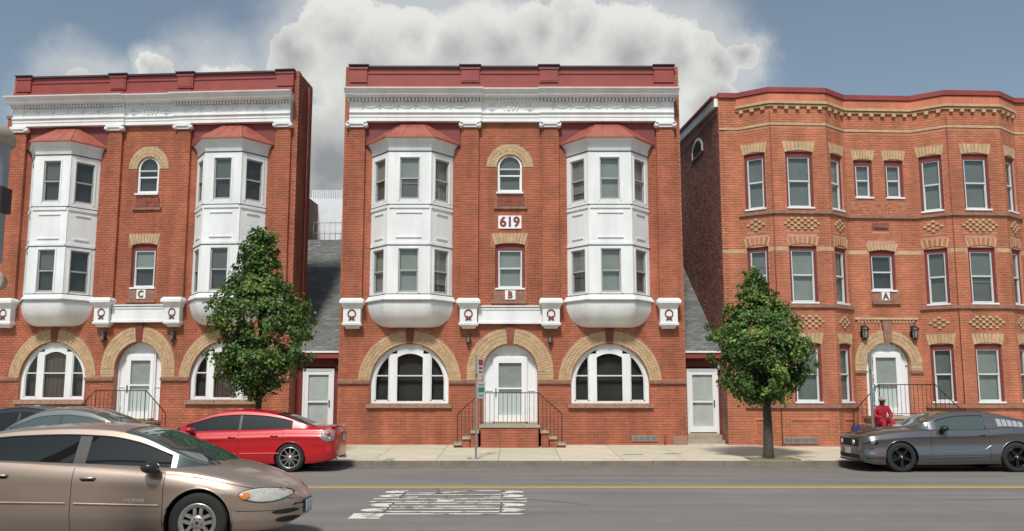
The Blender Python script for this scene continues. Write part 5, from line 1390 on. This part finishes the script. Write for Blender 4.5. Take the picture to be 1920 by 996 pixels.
# --- red saloon at the far kerb, nose to the left
P2 = paint('red_paint', (.50, .012, .018), .1, .28)
sp2 = dict(xf=.95, xr=-3.90, W=.88, Lf=.7, nf=2.8, Lr=.5, nr=3.6, wb_len=2.80, tyre=.335, rim=.245, arch=.37, paint=P2, wheel='mesh', rim_m=ALLOY,
    bot=[(-3.90, .36), (-3.7, .27), (-3.2, .20), (-.4, .18), (.5, .2), (.95, .30)],
    belt=[(-3.90, .84), (-3.6, .955), (-2.9, .965), (-1.6, .93), (-.6, .90), (0, .83), (.5, .72), (.95, .56)],
    top=[(-3.90, .93), (-3.75, 1.06), (-3.4, 1.085), (-2.0, 1.05), (-.3, 1.01), (.2, .93), (.6, .82), (.95, .62)],
    roof=[(-3.52, 1.01), (-3.1, 1.15), (-2.6, 1.33), (-2.1, 1.435), (-1.55, 1.475), (-1.05, 1.435), (-.6, 1.29), (-.1, 1.08), (.15, .96)],
    wind=(-.98,), rear=-2.42, side_glass=[(-2.80, -1.60), (-1.54, -.28)], pillar=[(-1.60, -1.54)], gcuts=[-2.80, -1.60, -1.54, -.28, -.98, -2.42],
    doors=[(-2.62, -1.57), (-1.57, -.42)], lids=[(-.1, .8), (-3.8, -3.45)], cuts=[-2.62, -1.57, -.42, -.1, .8, -3.45, -3.8], gaps=[(-2.62,), (-1.57,), (-.42,)], crease=.80,
    lines=[('side_moulding', P2, [(-2.55, .44), (-1.62, .43)], .03, .008), ('side_moulding', P2, [(-1.52, .43), (-.5, .42)], .03, .008), ('bumper_line', SEAM, [(-3.2, .60), (-3.62, .60)], .006, .002)],
    mirror=(-.42, .98), mirror_m=P2, handles=[(-1.42, .80), (-2.42, .83)], recess=0, dx=.035, wglass=CARGLASS)
c2 = car('saloon_car', -8.04, 21.93, pi, 'glossy red four-door saloon parked at the far kerb with silver mesh wheels', 'car', sp2)
for side in (1, -1):
    h = c2.patch('tail_lamp', LAMPC, ell(-3.67, .85, .15, .15, p=2.4), side, .010, rings=5)
    c2.patch('lamp_bezel', CHROME, ell(-3.76, .77, .05, .055), side, .016, h, rings=3); c2.patch('lamp_bezel', LAMPR, ell(-3.70, .87, .05, .04), side, .016, h, rings=3)
    c2.patch('headlight', LAMPW, [(.35, .70), (.8, .62), (.85, .54), (.6, .55)], side, .008)
slab(c2, 'licence_plate', MATS['blue_plate'], -3.905, -.155, .155, .70, .86, .008, nose=-1)
slab(c2, 'number_recess', SEAM, -3.901, -.19, .19, .68, .88, .004, nose=-1)
b = MB(); b.loft([[(-3.72, y, 1.10 - .03 * (y / .62) ** 2) for y in (-.62, -.4, 0, .4, .62)], [(-3.82, y, 1.105 - .03 * (y / .62) ** 2) for y in (-.62, -.4, 0, .4, .62)], [(-3.835, y, 1.09 - .03 * (y / .62) ** 2) for y in (-.62, -.4, 0, .4, .62)], [(-3.78, y, 1.07 - .03 * (y / .62) ** 2) for y in (-.62, -.4, 0, .4, .62)]], smooth=False)
b.build('spoiler', P2, c2.r)
for y in (-.55, -.42, .55): MB().lathe([(.035, 0), (.035, .16), (.028, .16), (.028, .02)], Matrix.Translation((-3.72, y, .29)) @ Matrix.Rotation(-pi / 2, 4, 'Y'), 12).build('exhaust_tip', CHROME, c2.r)

# --- silver-grey saloon in the far lane and a black car at the kerb behind it, both nose to the left
P3 = paint('silver_grey_paint', (.20, .205, .20), .6, .28)
sp3 = dict(sp2); sp3.update(paint=P3, W=.90, wheel='five', rim=.21, crease=0, trim=CHROME, trimw=.016, wglass=CARGLASS2, sglass=CARGLASS2,
    roof=[(-3.50, 1.0), (-3.1, 1.16), (-2.65, 1.36), (-2.15, 1.50), (-1.55, 1.555), (-1.05, 1.51), (-.6, 1.35), (-.1, 1.11), (.15, .97)], lines=[], recess=1, mirror_m=P3)
def squeeze(sp, k):      # a shorter wheelbase version of the same body lines
    for key in ('bot', 'belt', 'top', 'roof'): sp[key] = [(x * k, z) for x, z in sp[key]]
    for key in ('side_glass', 'pillar', 'doors', 'lids'): sp[key] = [(a * k, b_ * k) for a, b_ in sp[key]]
    for key in ('xf', 'xr', 'wb_len', 'rear', 'Lf'): sp[key] = sp[key] * k
    sp['gcuts'] = [x * k for x in sp['gcuts']]; sp['cuts'] = [x * k for x in sp['cuts']]; sp['gaps'] = [(g[0] * k,) for g in sp['gaps']]; sp['wind'] = (sp['wind'][0] * k,)
    sp['mirror'] = (sp['mirror'][0] * k, sp['mirror'][1]); sp['handles'] = [(x * k, z) for x, z in sp['handles']]; return sp
sp3k = squeeze(dict(sp3), .82)
c3 = car('saloon_car', -10.75, 19.35, pi, 'silver-grey saloon with a chrome window arc seen over the bronze roof', 'car', sp3k)
b = MB(); b.loft([[(-1.98, y, 1.46) for y in (-.015, .015)], [(-2.15, y, 1.545) for y in (-.01, .01)], [(-2.22, y, 1.54) for y in (-.01, .01)], [(-2.2, y, 1.40) for y in (-.015, .015)]], caps=True); b.build('roof_antenna', P3, c3.r)
for side in (1, -1): c3.patch('tail_lamp', LAMPR, [(-2.86, .93), (-3.13, .91), (-3.13, .78), (-2.95, .76)], side, .010, rings=4)
P4 = paint('black_paint', (.012, .012, .016), .2, .25)
sp4 = dict(sp3); sp4.update(paint=P4, wheel='five', trim=TRIM, trimw=.011, sglass=CARGLASS, wglass=CARGLASS, mirror_m=P4)
c4 = car('saloon_car', -13.35, 21.93, pi, 'black car parked at the far kerb, leftmost, mostly hidden by the silver-grey saloon', 'car', sp4)
for side in (1, -1): c4.patch('tail_lamp', LAMPR, [(-3.50, .93), (-3.82, .91), (-3.82, .78), (-3.60, .76)], side, .010, rings=4)

# --- grey fastback coupe at the far kerb on the right, nose to the left
P5 = paint('gunmetal_paint', (.17, .17, .178), .75, .24)
sp5 = dict(xf=.93, xr=-3.88, W=.90, Lf=.46, nf=3.6, Lr=.5, nr=3.6, wb_len=2.72, tyre=.345, rim=.235, arch=.39, paint=P5, wheel='black5', rim_m=DARKAL,
    bot=[(-3.88, .36), (-3.6, .25), (-3.1, .22), (-.45, .17), (.3, .17), (.6, .18), (.90, .24)],
    belt=[(-3.88, .92), (-3.4, 1.01), (-2.7, 1.02), (-1.9, .965), (-.9, .945), (-.2, .92), (.3, .87), (.7, .81), (.93, .75)],
    top=[(-3.88, 1.0), (-3.7, 1.09), (-3.2, 1.10), (-1.6, 1.05), (-.55, 1.04), (0, 1.01), (.5, .94), (.80, .87), (.93, .81)],
    roof=[(-3.62, 1.06), (-3.15, 1.20), (-2.7, 1.315), (-2.3, 1.40), (-1.85, 1.435), (-1.45, 1.42), (-1.1, 1.345), (-.7, 1.18), (-.26, 1.02)],
    wind=(-1.38,), rear=-2.6, side_glass=[(-2.06, -.90)], pillar=[], fround=.72, gcuts=[-2.06, -.90, -1.38, -2.6], edge=.87, scoop=.035,
    doors=[(-2.10, -.72)], lids=[(-.45, .74), (-3.8, -3.45)], cuts=[-2.10, -.72, -.45, .74, -3.45, -3.8], gaps=[(-2.10,), (-.72,)], crease=.86,
    lines=[('side_moulding', P5, [(-1.95, .36), (-.65, .34)], .03, .010), ('skirt_line', SEAM, [(-2.25, .255), (-.45, .235)], .006, .002),
           ('side_scallop', mat('pale_glint', (.32, .32, .33), .3, metal=.6), [(-.68, .46), (-1.7, .49), (-1.98, .53), (-2.12, .62)], .012, .006), ('shoulder_gap', SEAM, [(-.3, .80), (-1.2, .80), (-2.3, .84)], .008, .002)],  # pale ribbon paints the scallop's glint, dark one the shoulder crease's shade
    mirror=(-.98, 1.02), mirror_m=TRIM, handles=[(-1.92, .86)], recess=0, dx=.03, sglass=CARGLASS2, wglass=CARGLASS2)
c5 = car('sports_coupe', 9.18, 21.93, pi, 'gunmetal two-door fastback coupe with black wheels and black bonnet stripes parked on the right', 'car', sp5)
def top_z(c, x, y):
    S = c.sec(x)
    for (y0, z0), (y1, z1) in zip(S[26:], S[27:]):
        if y1 <= y <= y0: return z0 + (z1 - z0) * (y0 - y) / max(y0 - y1, 1e-6)
    return S[-1][1]
for y0, y1 in ((-.42, -.10), (.10, .42)):       # bonnet stripes
    b = MB(); xs_ = [-.5 + 1.32 * k / 20 for k in range(21)]
    b.loft([[(x, y, top_z(c5, x, abs(y)) + .003) for y in [y0 + (y1 - y0) * q / 5 for q in range(6)]] for x in xs_], smooth=True); b.build('bonnet_stripe', TRIM, c5.r)
b = MB(); xs_ = [-2.45 + 1.05 * k / 14 for k in range(15)]
b.loft([[(x, y, [p for p in [c5.gh(x)]][0][-1][1] + .004 - .09 * abs(y) ** 2.4) for y in (-.42, -.2, 0, .2, .42)] for x in xs_], smooth=True); b.build('roof_stripe', TRIM, c5.r)
for side in (1, -1):
    h = c5.patch('headlight', TRIM, [(.44, .78), (.80, .765), (.87, .64), (.58, .63)], side, .006)
    c5.patch('lamp_lens', LAMPC, ell(.66, .70, .06, .045), side, .012, h, rings=3)
    c5.patch('side_marker', LAMPR, [(.40, .455), (.62, .445), (.62, .415), (.42, .42)], side, .006)
    c5.patch('bumper_intake', SEAM, [(.42, .31), (.80, .30), (.80, .34), (.44, .345)], side, .004)
    b = MB()                                     # slatted quarter-window louvre
    y = [None]
    for k in range(5):
        x = -2.36 - k * .125; S = c5.gh(x); S2 = c5.gh(x - .10)
        q = [(x, side * (S[2][0] + .012), S[2][1]), (x - .10, side * (S2[2][0] + .012), S2[2][1]), (x - .10, side * (S2[6][0] + .012), S2[6][1]), (x, side * (S[6][0] + .012), S[6][1])]
        q2 = [(p[0], p[1] - side * .012, p[2]) for p in q]
        MB().add(q + q2, [(0, 1, 2, 3), (0, 4, 5, 1), (1, 5, 6, 2), (2, 6, 7, 3), (3, 7, 4, 0)]).build('louvre_slat', mat('pale_louvre', (.42, .44, .45), .35, metal=.3) if 'pale_louvre' not in MATS else MATS['pale_louvre'], c5.r)
g = c5.front('grille', SEAM, -.60, .60, .585, .765, .004)
c5.front('lower_intake', SEAM, -.62, .62, .30, .40, .003)
for s_ in (-1, 1): MB().lathe([(.065, 0), (.06, .02), (.001, .03)], Matrix.Translation((.925, s_ * .36, .675)) @ Matrix.Rotation(pi / 2, 4, 'Y'), 16).build('driving_lamp', LAMPW, g)
c5.front('front_splitter', TRIM, -.72, .72, .235, .27, .02)
slab(c5, 'licence_plate', mat('white_plate', (.65, .67, .68), .4), .935, -.155, .155, .40, .54, .01)
b = MB(); b.loft([[(-3.70, y, 1.10) for y in (-.6, 0, .6)], [(-3.90, y, 1.15) for y in (-.6, 0, .6)], [(-3.91, y, 1.12) for y in (-.6, 0, .6)], [(-3.78, y, 1.07) for y in (-.6, 0, .6)]]); b.build('spoiler', P5, c5.r)

# ---------------------------------------------------------------- street trees
def leafmat(name, c, c2):
    m = mat(name, c, .5, c2, 1.6, island=.30); n = m.node_tree; b = n.nodes['Principled BSDF']
    tr = n.nodes.new('ShaderNodeBsdfTranslucent'); mx = n.nodes.new('ShaderNodeMixShader'); mx.inputs[0].default_value = .22
    src = b.inputs['Base Color'].links[0].from_socket; n.links.new(src, tr.inputs['Color'])
    out = n.nodes['Material Output']; n.links.new(b.outputs[0], mx.inputs[1]); n.links.new(tr.outputs[0], mx.inputs[2]); n.links.new(mx.outputs[0], out.inputs[0]); return m
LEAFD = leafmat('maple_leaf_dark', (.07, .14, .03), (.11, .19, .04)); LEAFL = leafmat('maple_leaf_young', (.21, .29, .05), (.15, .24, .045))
BARK = mat('bark', (.055, .045, .035), .95, (.09, .075, .06), 14, bump=.9, bscale=30)
def tree(x, y, z0, prof, trunk_r, fork, label, seed, nleaf):
    rr = random.Random(seed); root = empty('maple_tree', (x, y, z0), 0, label, 'tree', 'young maples on the pavement')
    zlo, zhi = prof[0][0], prof[-1][0]
    t = MB(); pts = [(0, 0, -.05), (0.01, 0, .15), (.02, .01, 1.0), (.0, .02, fork), (-.04, .0, fork + 1.0), (.02, .02, zhi - 1.6), (.0, .0, zhi - .5)]
    rad = [trunk_r * 1.35, trunk_r * 1.05, trunk_r * .88, trunk_r * .8, trunk_r * .5, trunk_r * .26, .01]; rings = []
    for (px, py, pz), q in zip(pts, rad): rings.append([(px + q * cos(2 * pi * k / 12) * (1 + .08 * sin(3 * k)), py + q * sin(2 * pi * k / 12) * (1 + .08 * sin(5 * k)), pz) for k in range(12)])
    t.loft(rings, True, True, True); t.build('trunk', BARK, root)
    def ext(z):
        for (a, l0, r0), (b, l1, r1) in zip(prof, prof[1:]):
            if a <= z <= b: q = (z - a) / (b - a); return l0 + (l1 - l0) * q, r0 + (r1 - r0) * q
        return (0, 0)
    clumps = []
    tries = 0
    while len(clumps) < 190 and tries < 6000:
        tries += 1; z = rr.uniform(zlo + .05, zhi - .1); a = rr.uniform(0, 2 * pi); l, r_ = ext(z); c = (r_ - l) / 2; mid = (l + r_) / 2
        q = rr.uniform(.15, 1) ** .45; px, py = mid + (c - .16) * q * cos(a), (c * .9 - .14) * q * sin(a)
        if c < .12: continue
        if any((px - u[0]) ** 2 + (py - u[1]) ** 2 + (z - u[2]) ** 2 < .16 ** 2 for u in clumps): continue
        clumps.append((px, py, z, rr.uniform(.11, .26), q))
    for _ in range(46):       # sprigs that break the outline
        z = rr.uniform(zlo + .1, zhi - .05); a = rr.choice((0, pi)) + rr.gauss(0, .8); l, r_ = ext(z); c = (r_ - l) / 2
        clumps.append(((l + r_) / 2 + (c + rr.uniform(-.05, .12)) * cos(a), c * .9 * sin(a), z, rr.uniform(.07, .13), 1))
    br = MB()
    for px, py, z, r_, q in rr.sample(clumps, 46):
        zb = max(fork - .05, z - .5 - abs(px) * .6 - rr.uniform(0, .3)); 
        br.tube([(0, 0, zb), (px * .35, py * .35, zb + (z - zb) * .55), (px * .8, py * .8, z)], .03 * trunk_r / .12, 5, r1=.006)
    br.build('limbs', BARK, root, kind='stuff')
    D, Lt = MB(), MB()
    for px, py, z, r_, q in clumps:
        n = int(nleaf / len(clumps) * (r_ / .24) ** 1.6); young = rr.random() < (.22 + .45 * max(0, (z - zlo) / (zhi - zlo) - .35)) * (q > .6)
        sx, sy, sz = rr.uniform(.8, 1.3), rr.uniform(.8, 1.3), rr.uniform(.8, 1.2)
        for _ in range(n):
            d = Vector((rr.gauss(0, 1), rr.gauss(0, 1), rr.gauss(0, 1))).normalized() * (rr.random() ** .5) * r_ * rr.choice((1, 1, 1.5))
            p = Vector((px + d.x * sx, py + d.y * sy, z + d.z * sz))
            s = rr.uniform(.028, .054); out = (Vector((p.x, p.y, .5)).normalized() + Vector((rr.gauss(0, .5), rr.gauss(0, .5), rr.gauss(0, .5)))).normalized()
            u = out.cross(Vector((rr.gauss(0, 1), rr.gauss(0, 1), rr.gauss(0, 1)))).normalized(); v = out.cross(u)
            tip = p + v * s * 1.5 - out * s * .4
            b = Lt if young and rr.random() < .8 else D
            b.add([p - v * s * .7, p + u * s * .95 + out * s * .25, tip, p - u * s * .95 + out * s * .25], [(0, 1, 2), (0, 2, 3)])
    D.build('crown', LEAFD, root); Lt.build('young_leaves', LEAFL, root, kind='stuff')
    return root
S1 = 71.
def P_(rows, xc, yh=745, s=S1, zb=.15): return [((yh - y) / s + 1.75 - zb, (a - xc) / s, (b - xc) / s) for y, a, b in rows]
tree(-6.72, 23.5, .15, P_([(748, 478, 500), (728, 440, 530), (703, 412, 552), (669, 398, 585), (621, 390, 596), (583, 384, 590), (560, 396, 560), (539, 402, 552), (518, 432, 520), (480, 448, 512), (440, 455, 508), (424, 470, 490)], 488), .10, 1.5,
     'taller maple street tree rising behind the red saloon', 11, 34000)
tree(6.72, 23.45, .15, P_([(752, 1405, 1470), (735, 1362, 1498), (710, 1352, 1520), (672, 1344, 1536), (633, 1344, 1532), (614, 1338, 1510), (590, 1366, 1490), (570, 1386, 1474), (538, 1394, 1446), (515, 1406, 1440), (500, 1416, 1430)], 1437), .125, 1.75,
     'shorter round maple street tree with a clear dark trunk beside the right pavement edge', 5, 34000)
g = MB(); g.box(-.55, .75, -.42, .42, -.02, .012); o = g.build('tree_pit', mat('pit_soil', (.16, .16, .09), .95, (.22, .22, .12), 8, bump=.6), None); o.location = (6.72, 23.5, .15); tag(o, 'square earth pit at the foot of the right tree', 'tree pit')
rr = random.Random(3)
for cx, cy, n, w in ((6.8, 23.45, 120, .6), (-3.2, 22.95, 26, .25), (-1.1, 23.4, 14, .08)):
    b = MB()
    for _ in range(n):
        x, y = cx + rr.gauss(0, w * .5), cy + rr.gauss(0, .12); h = rr.uniform(.03, .09); dx, dy = rr.uniform(-.04, .04), rr.uniform(-.03, .03)
        b.add([(x - .008, y, .14), (x + .008, y, .14), (x + dx, y + dy, .15 + h)], [(0, 1, 2)])
    tag(b.build('weeds', LEAFL, None), 'thin weeds at the pavement edge' if cx < 0 else 'sparse grass in the tree pit', 'weeds', 'weeds along the kerb', 'stuff')

# ---------------------------------------------------------------- sign posts
def sign_post(x, y, top, label, signs):
    r = empty('sign_post', (x, y, .14), 0, label, 'sign post'); top -= .14
    b = MB(); b.box(-.028, -.020, -.03, .03, 0, top); b.box(.020, .028, -.03, .03, 0, top); b.box(-.02, .02, .022, .03, 0, top); b.build('post', GALV, r)
    for k in range(14): pass
    for (z0, z1, w, rot, bands) in signs:
        M = Matrix.Rotation(rot, 4, 'Z') @ Matrix.Translation((w / 2 + .0, -.04, 0)); z0 -= .14; z1 -= .14
        pl = MB(M).box(-w / 2, w / 2, -.002, .002, z0, z1).build('sign_plate', MATS['sign_white'], r)
        for (a, c, h0, h1, m) in bands: MB(M).box(-w / 2 + a * w, -w / 2 + c * w, -.0045, -.0022, z0 + (z1 - z0) * h0, z0 + (z1 - z0) * h1).build('sign_print', MATS[m], pl)
    b = MB(); b.tube([(0, -.05, signs[0][0] + .05 - .14), (0, .04, signs[0][0] + .05 - .14)], .012, 6); b.build('bolt', IRON, r)
mat('sign_white', (.68, .70, .68), .5, (.55, .57, .55), 12); mat('sign_red', (.42, .06, .06), .5); mat('sign_green', (.03, .28, .14), .5); mat('sign_teal', (.04, .36, .36), .5)
sign_post(-.94, 23.35, 2.88, 'thin steel post with narrow red-and-white and green signs before the middle porch',
    [(2.30, 2.78, .30, radians(62), [(.12, .88, .62, .92, 'sign_red'), (.2, .8, .40, .50, 'sign_red'), (.2, .8, .2, .28, 'sign_red')]),
     (1.72, 2.18, .34, radians(58), [(.08, .92, .36, .62, 'sign_green'), (.2, .8, .12, .2, 'sign_teal'), (.15, .85, .74, .80, 'sign_green')])])
sign_post(9.47, 23.35, 2.93, 'leaning-looking steel post with stacked parking signs beside the seated person',
    [(2.42, 2.86, .30, radians(60), [(.3, .9, .5, .72, 'sign_red'), (.3, .9, .78, .84, 'sign_red')]),
     (2.06, 2.38, .30, radians(60), [(.3, .9, .35, .6, 'sign_red')]),
     (1.45, 2.02, .34, radians(60), [(.15, .9, .30, .75, 'sign_teal'), (.2, .85, .08, .2, 'sign_green'), (.2, .85, .85, .9, 'sign_teal')])])

# ---------------------------------------------------------------- utility pole with transformer at the near kerb
r = empty('utility_pole', (-7.3, 7.5, .13), 0, 'wooden pole just past the left edge carrying a grey capped transformer tank', 'utility pole')
MB().tube([(0, 0, -.5), (0, 0, 9)], .16, 12, r1=.12).build('pole', mat('pole_wood', (.16, .11, .075), .9, (.10, .07, .05), 5, bump=.6), r)
T = Matrix.Translation((2.61, 0, .16)) @ Matrix.Scale(.833, 4); b = MB()
b.lathe([(.001, 3.12), (.27, 3.12), (.30, 3.16), (.30, 3.75), (.315, 3.76), (.315, 3.79), (.30, 3.80), (.30, 4.42)], T, 28); b.build('tank', mat('tank_grey', (.30, .33, .36), .5, (.24, .27, .30), 4), r)
b = MB(); b.lathe([(.30, 4.40), (.345, 4.42), (.35, 4.50), (.30, 4.58), (.12, 4.64), (.001, 4.65)], T, 28); b.build('tank_cap', mat('tank_cap_tan', (.40, .36, .30), .7, (.30, .25, .20), 6), r)
MB().box(2.83, 2.90, -.08, .07, 3.21, 3.43).build('terminal_box', TRIM, r)
b = MB(); b.box(.1, 2.5, -.04, .04, 2.92, 2.98); b.box(.1, 2.5, -.04, .04, 3.66, 3.72); b.build('bracket', GALV, r)
h = MB(); M = Matrix.Translation((2.88, -.10, 2.60)) @ Matrix.Scale(.833, 4) @ Matrix.Rotation(pi / 2, 4, 'X')
h.lathe([(.001, -.16), (.08, -.15), (.115, -.04), (.13, .0), (.12, .02), (.085, .01), (.08, -.03)], M, 20); hh = h.build('horn_lamp', MATS['tank_cap_tan'], r); b = MB(); b.lathe([(.082, -.02), (.05, -.035), (.001, -.04)], M, 16); b.build('lamp_face', mat('dark_red_lens', (.10, .02, .015), .3), hh)
b = MB(); b.tube([(2.88, 0, 2.62), (2.4, 0, 2.68), (.0, 0, 2.6)], .03, 8); b.build('arm', IRON, r)

# ---------------------------------------------------------------- seated person
SKIN = mat('dark_skin', (.075, .038, .026), .55); REDC = mat('red_clothing', (.42, .012, .03), .85, (.30, .008, .022), 14, bump=.4); HATM = mat('tan_hat', (.22, .13, .09), .9, (.5, .42, .36), 9); SHOE = mat('dark_shoes', (.03, .025, .025), .6)
def skinned(name, m, parent, verts, edges, radii, sub=1, root_i=0):
    me = bpy.data.meshes.new(name); me.from_pydata(verts, edges, []); o = bpy.data.objects.new(name, me); COL.objects.link(o)
    md = o.modifiers.new('skin', 'SKIN'); md.use_smooth_shade = True; sv = me.skin_vertices[0].data if me.skin_vertices else None
    if sv is None:
        bm = bmesh.new(); bm.from_mesh(me); bm.verts.layers.skin.verify(); bm.to_mesh(me); bm.free(); sv = me.skin_vertices[0].data
    for i, r_ in enumerate(radii): sv[i].radius = r_ if isinstance(r_, tuple) else (r_, r_); sv[i].use_root = (i == root_i)
    sd = o.modifiers.new('sub', 'SUBSURF'); sd.levels = sd.render_levels = sub
    dg = bpy.context.evaluated_depsgraph_get(); nm = bpy.data.meshes.new_from_object(o.evaluated_get(dg)); nm.materials.clear(); nm.materials.append(m)
    bpy.data.objects.remove(o); q = bpy.data.objects.new(name, nm); COL.objects.link(q); q.parent = parent; return q
def person():
    r = empty('person', (10.97, 26.42, .96), radians(6), 'person in red top and trousers with a tan cap sitting on the porch steps', 'person')
    # local: x right of picture, y away from camera, z up; seat at z 0
    J = dict(pel=(0, .0, .10), wai=(0, .0, .26), che=(0, -.05, .42), nek=(0, -.06, .53), hb=(0, -.08, .585), hd=(.005, -.10, .66), ht=(.01, -.10, .755),
        sl=(-.19, -.04, .49), el=(-.27, -.10, .25), wl=(-.10, -.31, .17), sr=(.19, -.04, .49), er=(.27, -.10, .25), wr=(.08, -.31, .17),
        hl=(-.10, -.0, .08), kl=(-.15, -.42, .10), al=(-.12, -.40, -.34), fl=(-.13, -.55, -.40), hr=(.10, .0, .08), kr=(.12, -.44, .10), ar=(.05, -.42, -.34), fr=(.05, -.57, -.40))
    names = list(J); ix = {n: i for i, n in enumerate(names)}; V = [J[n] for n in names]
    E = [('pel', 'wai'), ('wai', 'che'), ('che', 'nek'), ('nek', 'hb'), ('hb', 'hd'), ('hd', 'ht'), ('che', 'sl'), ('sl', 'el'), ('el', 'wl'), ('che', 'sr'), ('sr', 'er'), ('er', 'wr'), ('pel', 'hl'), ('hl', 'kl'), ('kl', 'al'), ('al', 'fl'), ('pel', 'hr'), ('hr', 'kr'), ('kr', 'ar'), ('ar', 'fr')]
    rad = dict(pel=.12, wai=.11, che=.12, nek=.055, hb=.06, hd=.088, ht=.06, sl=.055, el=.042, wl=.028, sr=.055, er=.042, wr=.028, hl=.08, kl=.058, al=.038, fl=.035, hr=.08, kr=.058, ar=.038, fr=.035)
    V2, E2, R2 = list(V), [(ix[a], ix[b]) for a, b in E], [rad[n] for n in names]
    for w, s in (('wl', 1), ('wr', -1)):      # clasped hands: palm, four fingers, thumb
        wx, wy, wz = J[w]; pi_ = len(V2); V2.append((wx + s * .045, wy - .055, wz - .015)); R2.append((.030, .016)); E2.append((ix[w], pi_))
        for f in range(4):
            l = (.030, .034, .032, .025)[f]; b = len(V2); oz = .024 - .016 * f
            V2 += [(wx + s * .07, wy - .075, wz + oz - .012), (wx + s * .088, wy - .075 - l, wz + oz - .02), (wx + s * (.082 - l * .3), wy - .085 - l * 1.3, wz + oz - .035)]; R2 += [.009, .008, .0065]; E2 += [(pi_, b), (b, b + 1), (b + 1, b + 2)]
        b = len(V2); V2 += [(wx + s * .045, wy - .05, wz + .028), (wx + s * .07, wy - .07, wz + .045)]; R2 += [.010, .008]; E2 += [(pi_, b), (b, b + 1)]
    body = skinned('body', SKIN, r, V2, E2, R2, 1)
    def cloth(nm, keys, es, grow, m):
        ii = {k: i for i, k in enumerate(keys)}; return skinned(nm, m, r, [J[k] for k in keys], [(ii[a], ii[b]) for a, b in es], [rad[k] + grow if k not in ('nek',) else rad[k] + .012 for k in keys], 1)
    cloth('jacket', ['pel', 'wai', 'che', 'nek', 'sl', 'el', 'wl', 'sr', 'er', 'wr'], [e for e in E if all(k in ('pel', 'wai', 'che', 'nek', 'sl', 'el', 'wl', 'sr', 'er', 'wr') for k in e)], .022, REDC)
    cloth('trousers', ['pel', 'hl', 'kl', 'al', 'hr', 'kr', 'ar'], [e for e in E if all(k in ('pel', 'hl', 'kl', 'al', 'hr', 'kr', 'ar') for k in e)], .020, REDC)
    for s_, k in ((-1, 'fl'), (1, 'fr')):
        x, y, z = J[k]; MB().sphere((x, y + .02, z), .05, 12, 8, .9, 2.3, .8).build('shoe', SHOE, r)
    f = MB(); hx, hy, hz = .005, -.10, .675
    f.sphere((hx, hy - .093, hz - .005), .017, 8, 6, .9, 1, 1.4); f.build('nose', SKIN, r)
    for s_ in (-1, 1):
        MB().sphere((hx + s_ * .032, hy - .082, hz + .018), .010, 8, 6).build('eye', mat('eye_white', (.4, .38, .35), .3) if 'eye_white' not in MATS else MATS['eye_white'], r)
        MB().sphere((hx + s_ * .088, hy + .0, hz), .022, 8, 6, .5, .8, 1.3).build('ear', SKIN, r)
    MB().tube([(hx - .025, hy - .088, hz - .045), (hx, hy - .093, hz - .047), (hx + .025, hy - .088, hz - .045)], .006, 6).build('mouth', mat('lips', (.10, .035, .03), .5), r)
    c = MB(); c.sphere((hx, hy + .005, hz + .055), .098, 16, 10, 1, 1.08, .78); c.lathe([(.09, 0), (.128, -.008), (.13, .0), (.09, .012)], Matrix.Translation((hx, hy - .03, hz + .05)), 20); c.build('cap', HATM, r)
person()
b = MB(); b.box(-.38, .38, -.22, .22, 0, .30); o = b.build('stone_block', STONE, None); o.location = (10.95, 26.0, .24); tag(o, 'low stone block under the feet of the seated person', 'step block')
b = MB(); b.box(-.11, .11, -.08, .08, 0, .15); b.tube([(-.08, 0, .15), (-.06, 0, .26), (.06, 0, .26), (.08, 0, .17)], .012, 6); o = b.build('blue_bag', mat('blue_bag_cloth', (.02, .03, .22), .8), None); o.location = (10.33, 26.75, .73); tag(o, 'small dark blue bag on the steps left of the seated person', 'bag')

# ---------------------------------------------------------------- the near side of the street, behind the photographer
r = empty('opposite_building', (2, -9, 0), 0, 'long brick shop row on the near side of the street, mirrored in windows and cars', 'building')
MB().box(-34, 10, -10, 0, 0, 8.2).build('wall', MORTAR, r)
MB().box(-34.2, 10.2, -10.2, .15, 8.2, 8.6).build('cornice', STONE, r)
for k in range(14):
    for z0, z1 in ((.6, 3.0), (4.6, 6.8)): MB().box(-32.6 + k * 3.05, -31.1 + k * 3.05, 0, .05, z0, z1).build('window', CARGLASS, r)
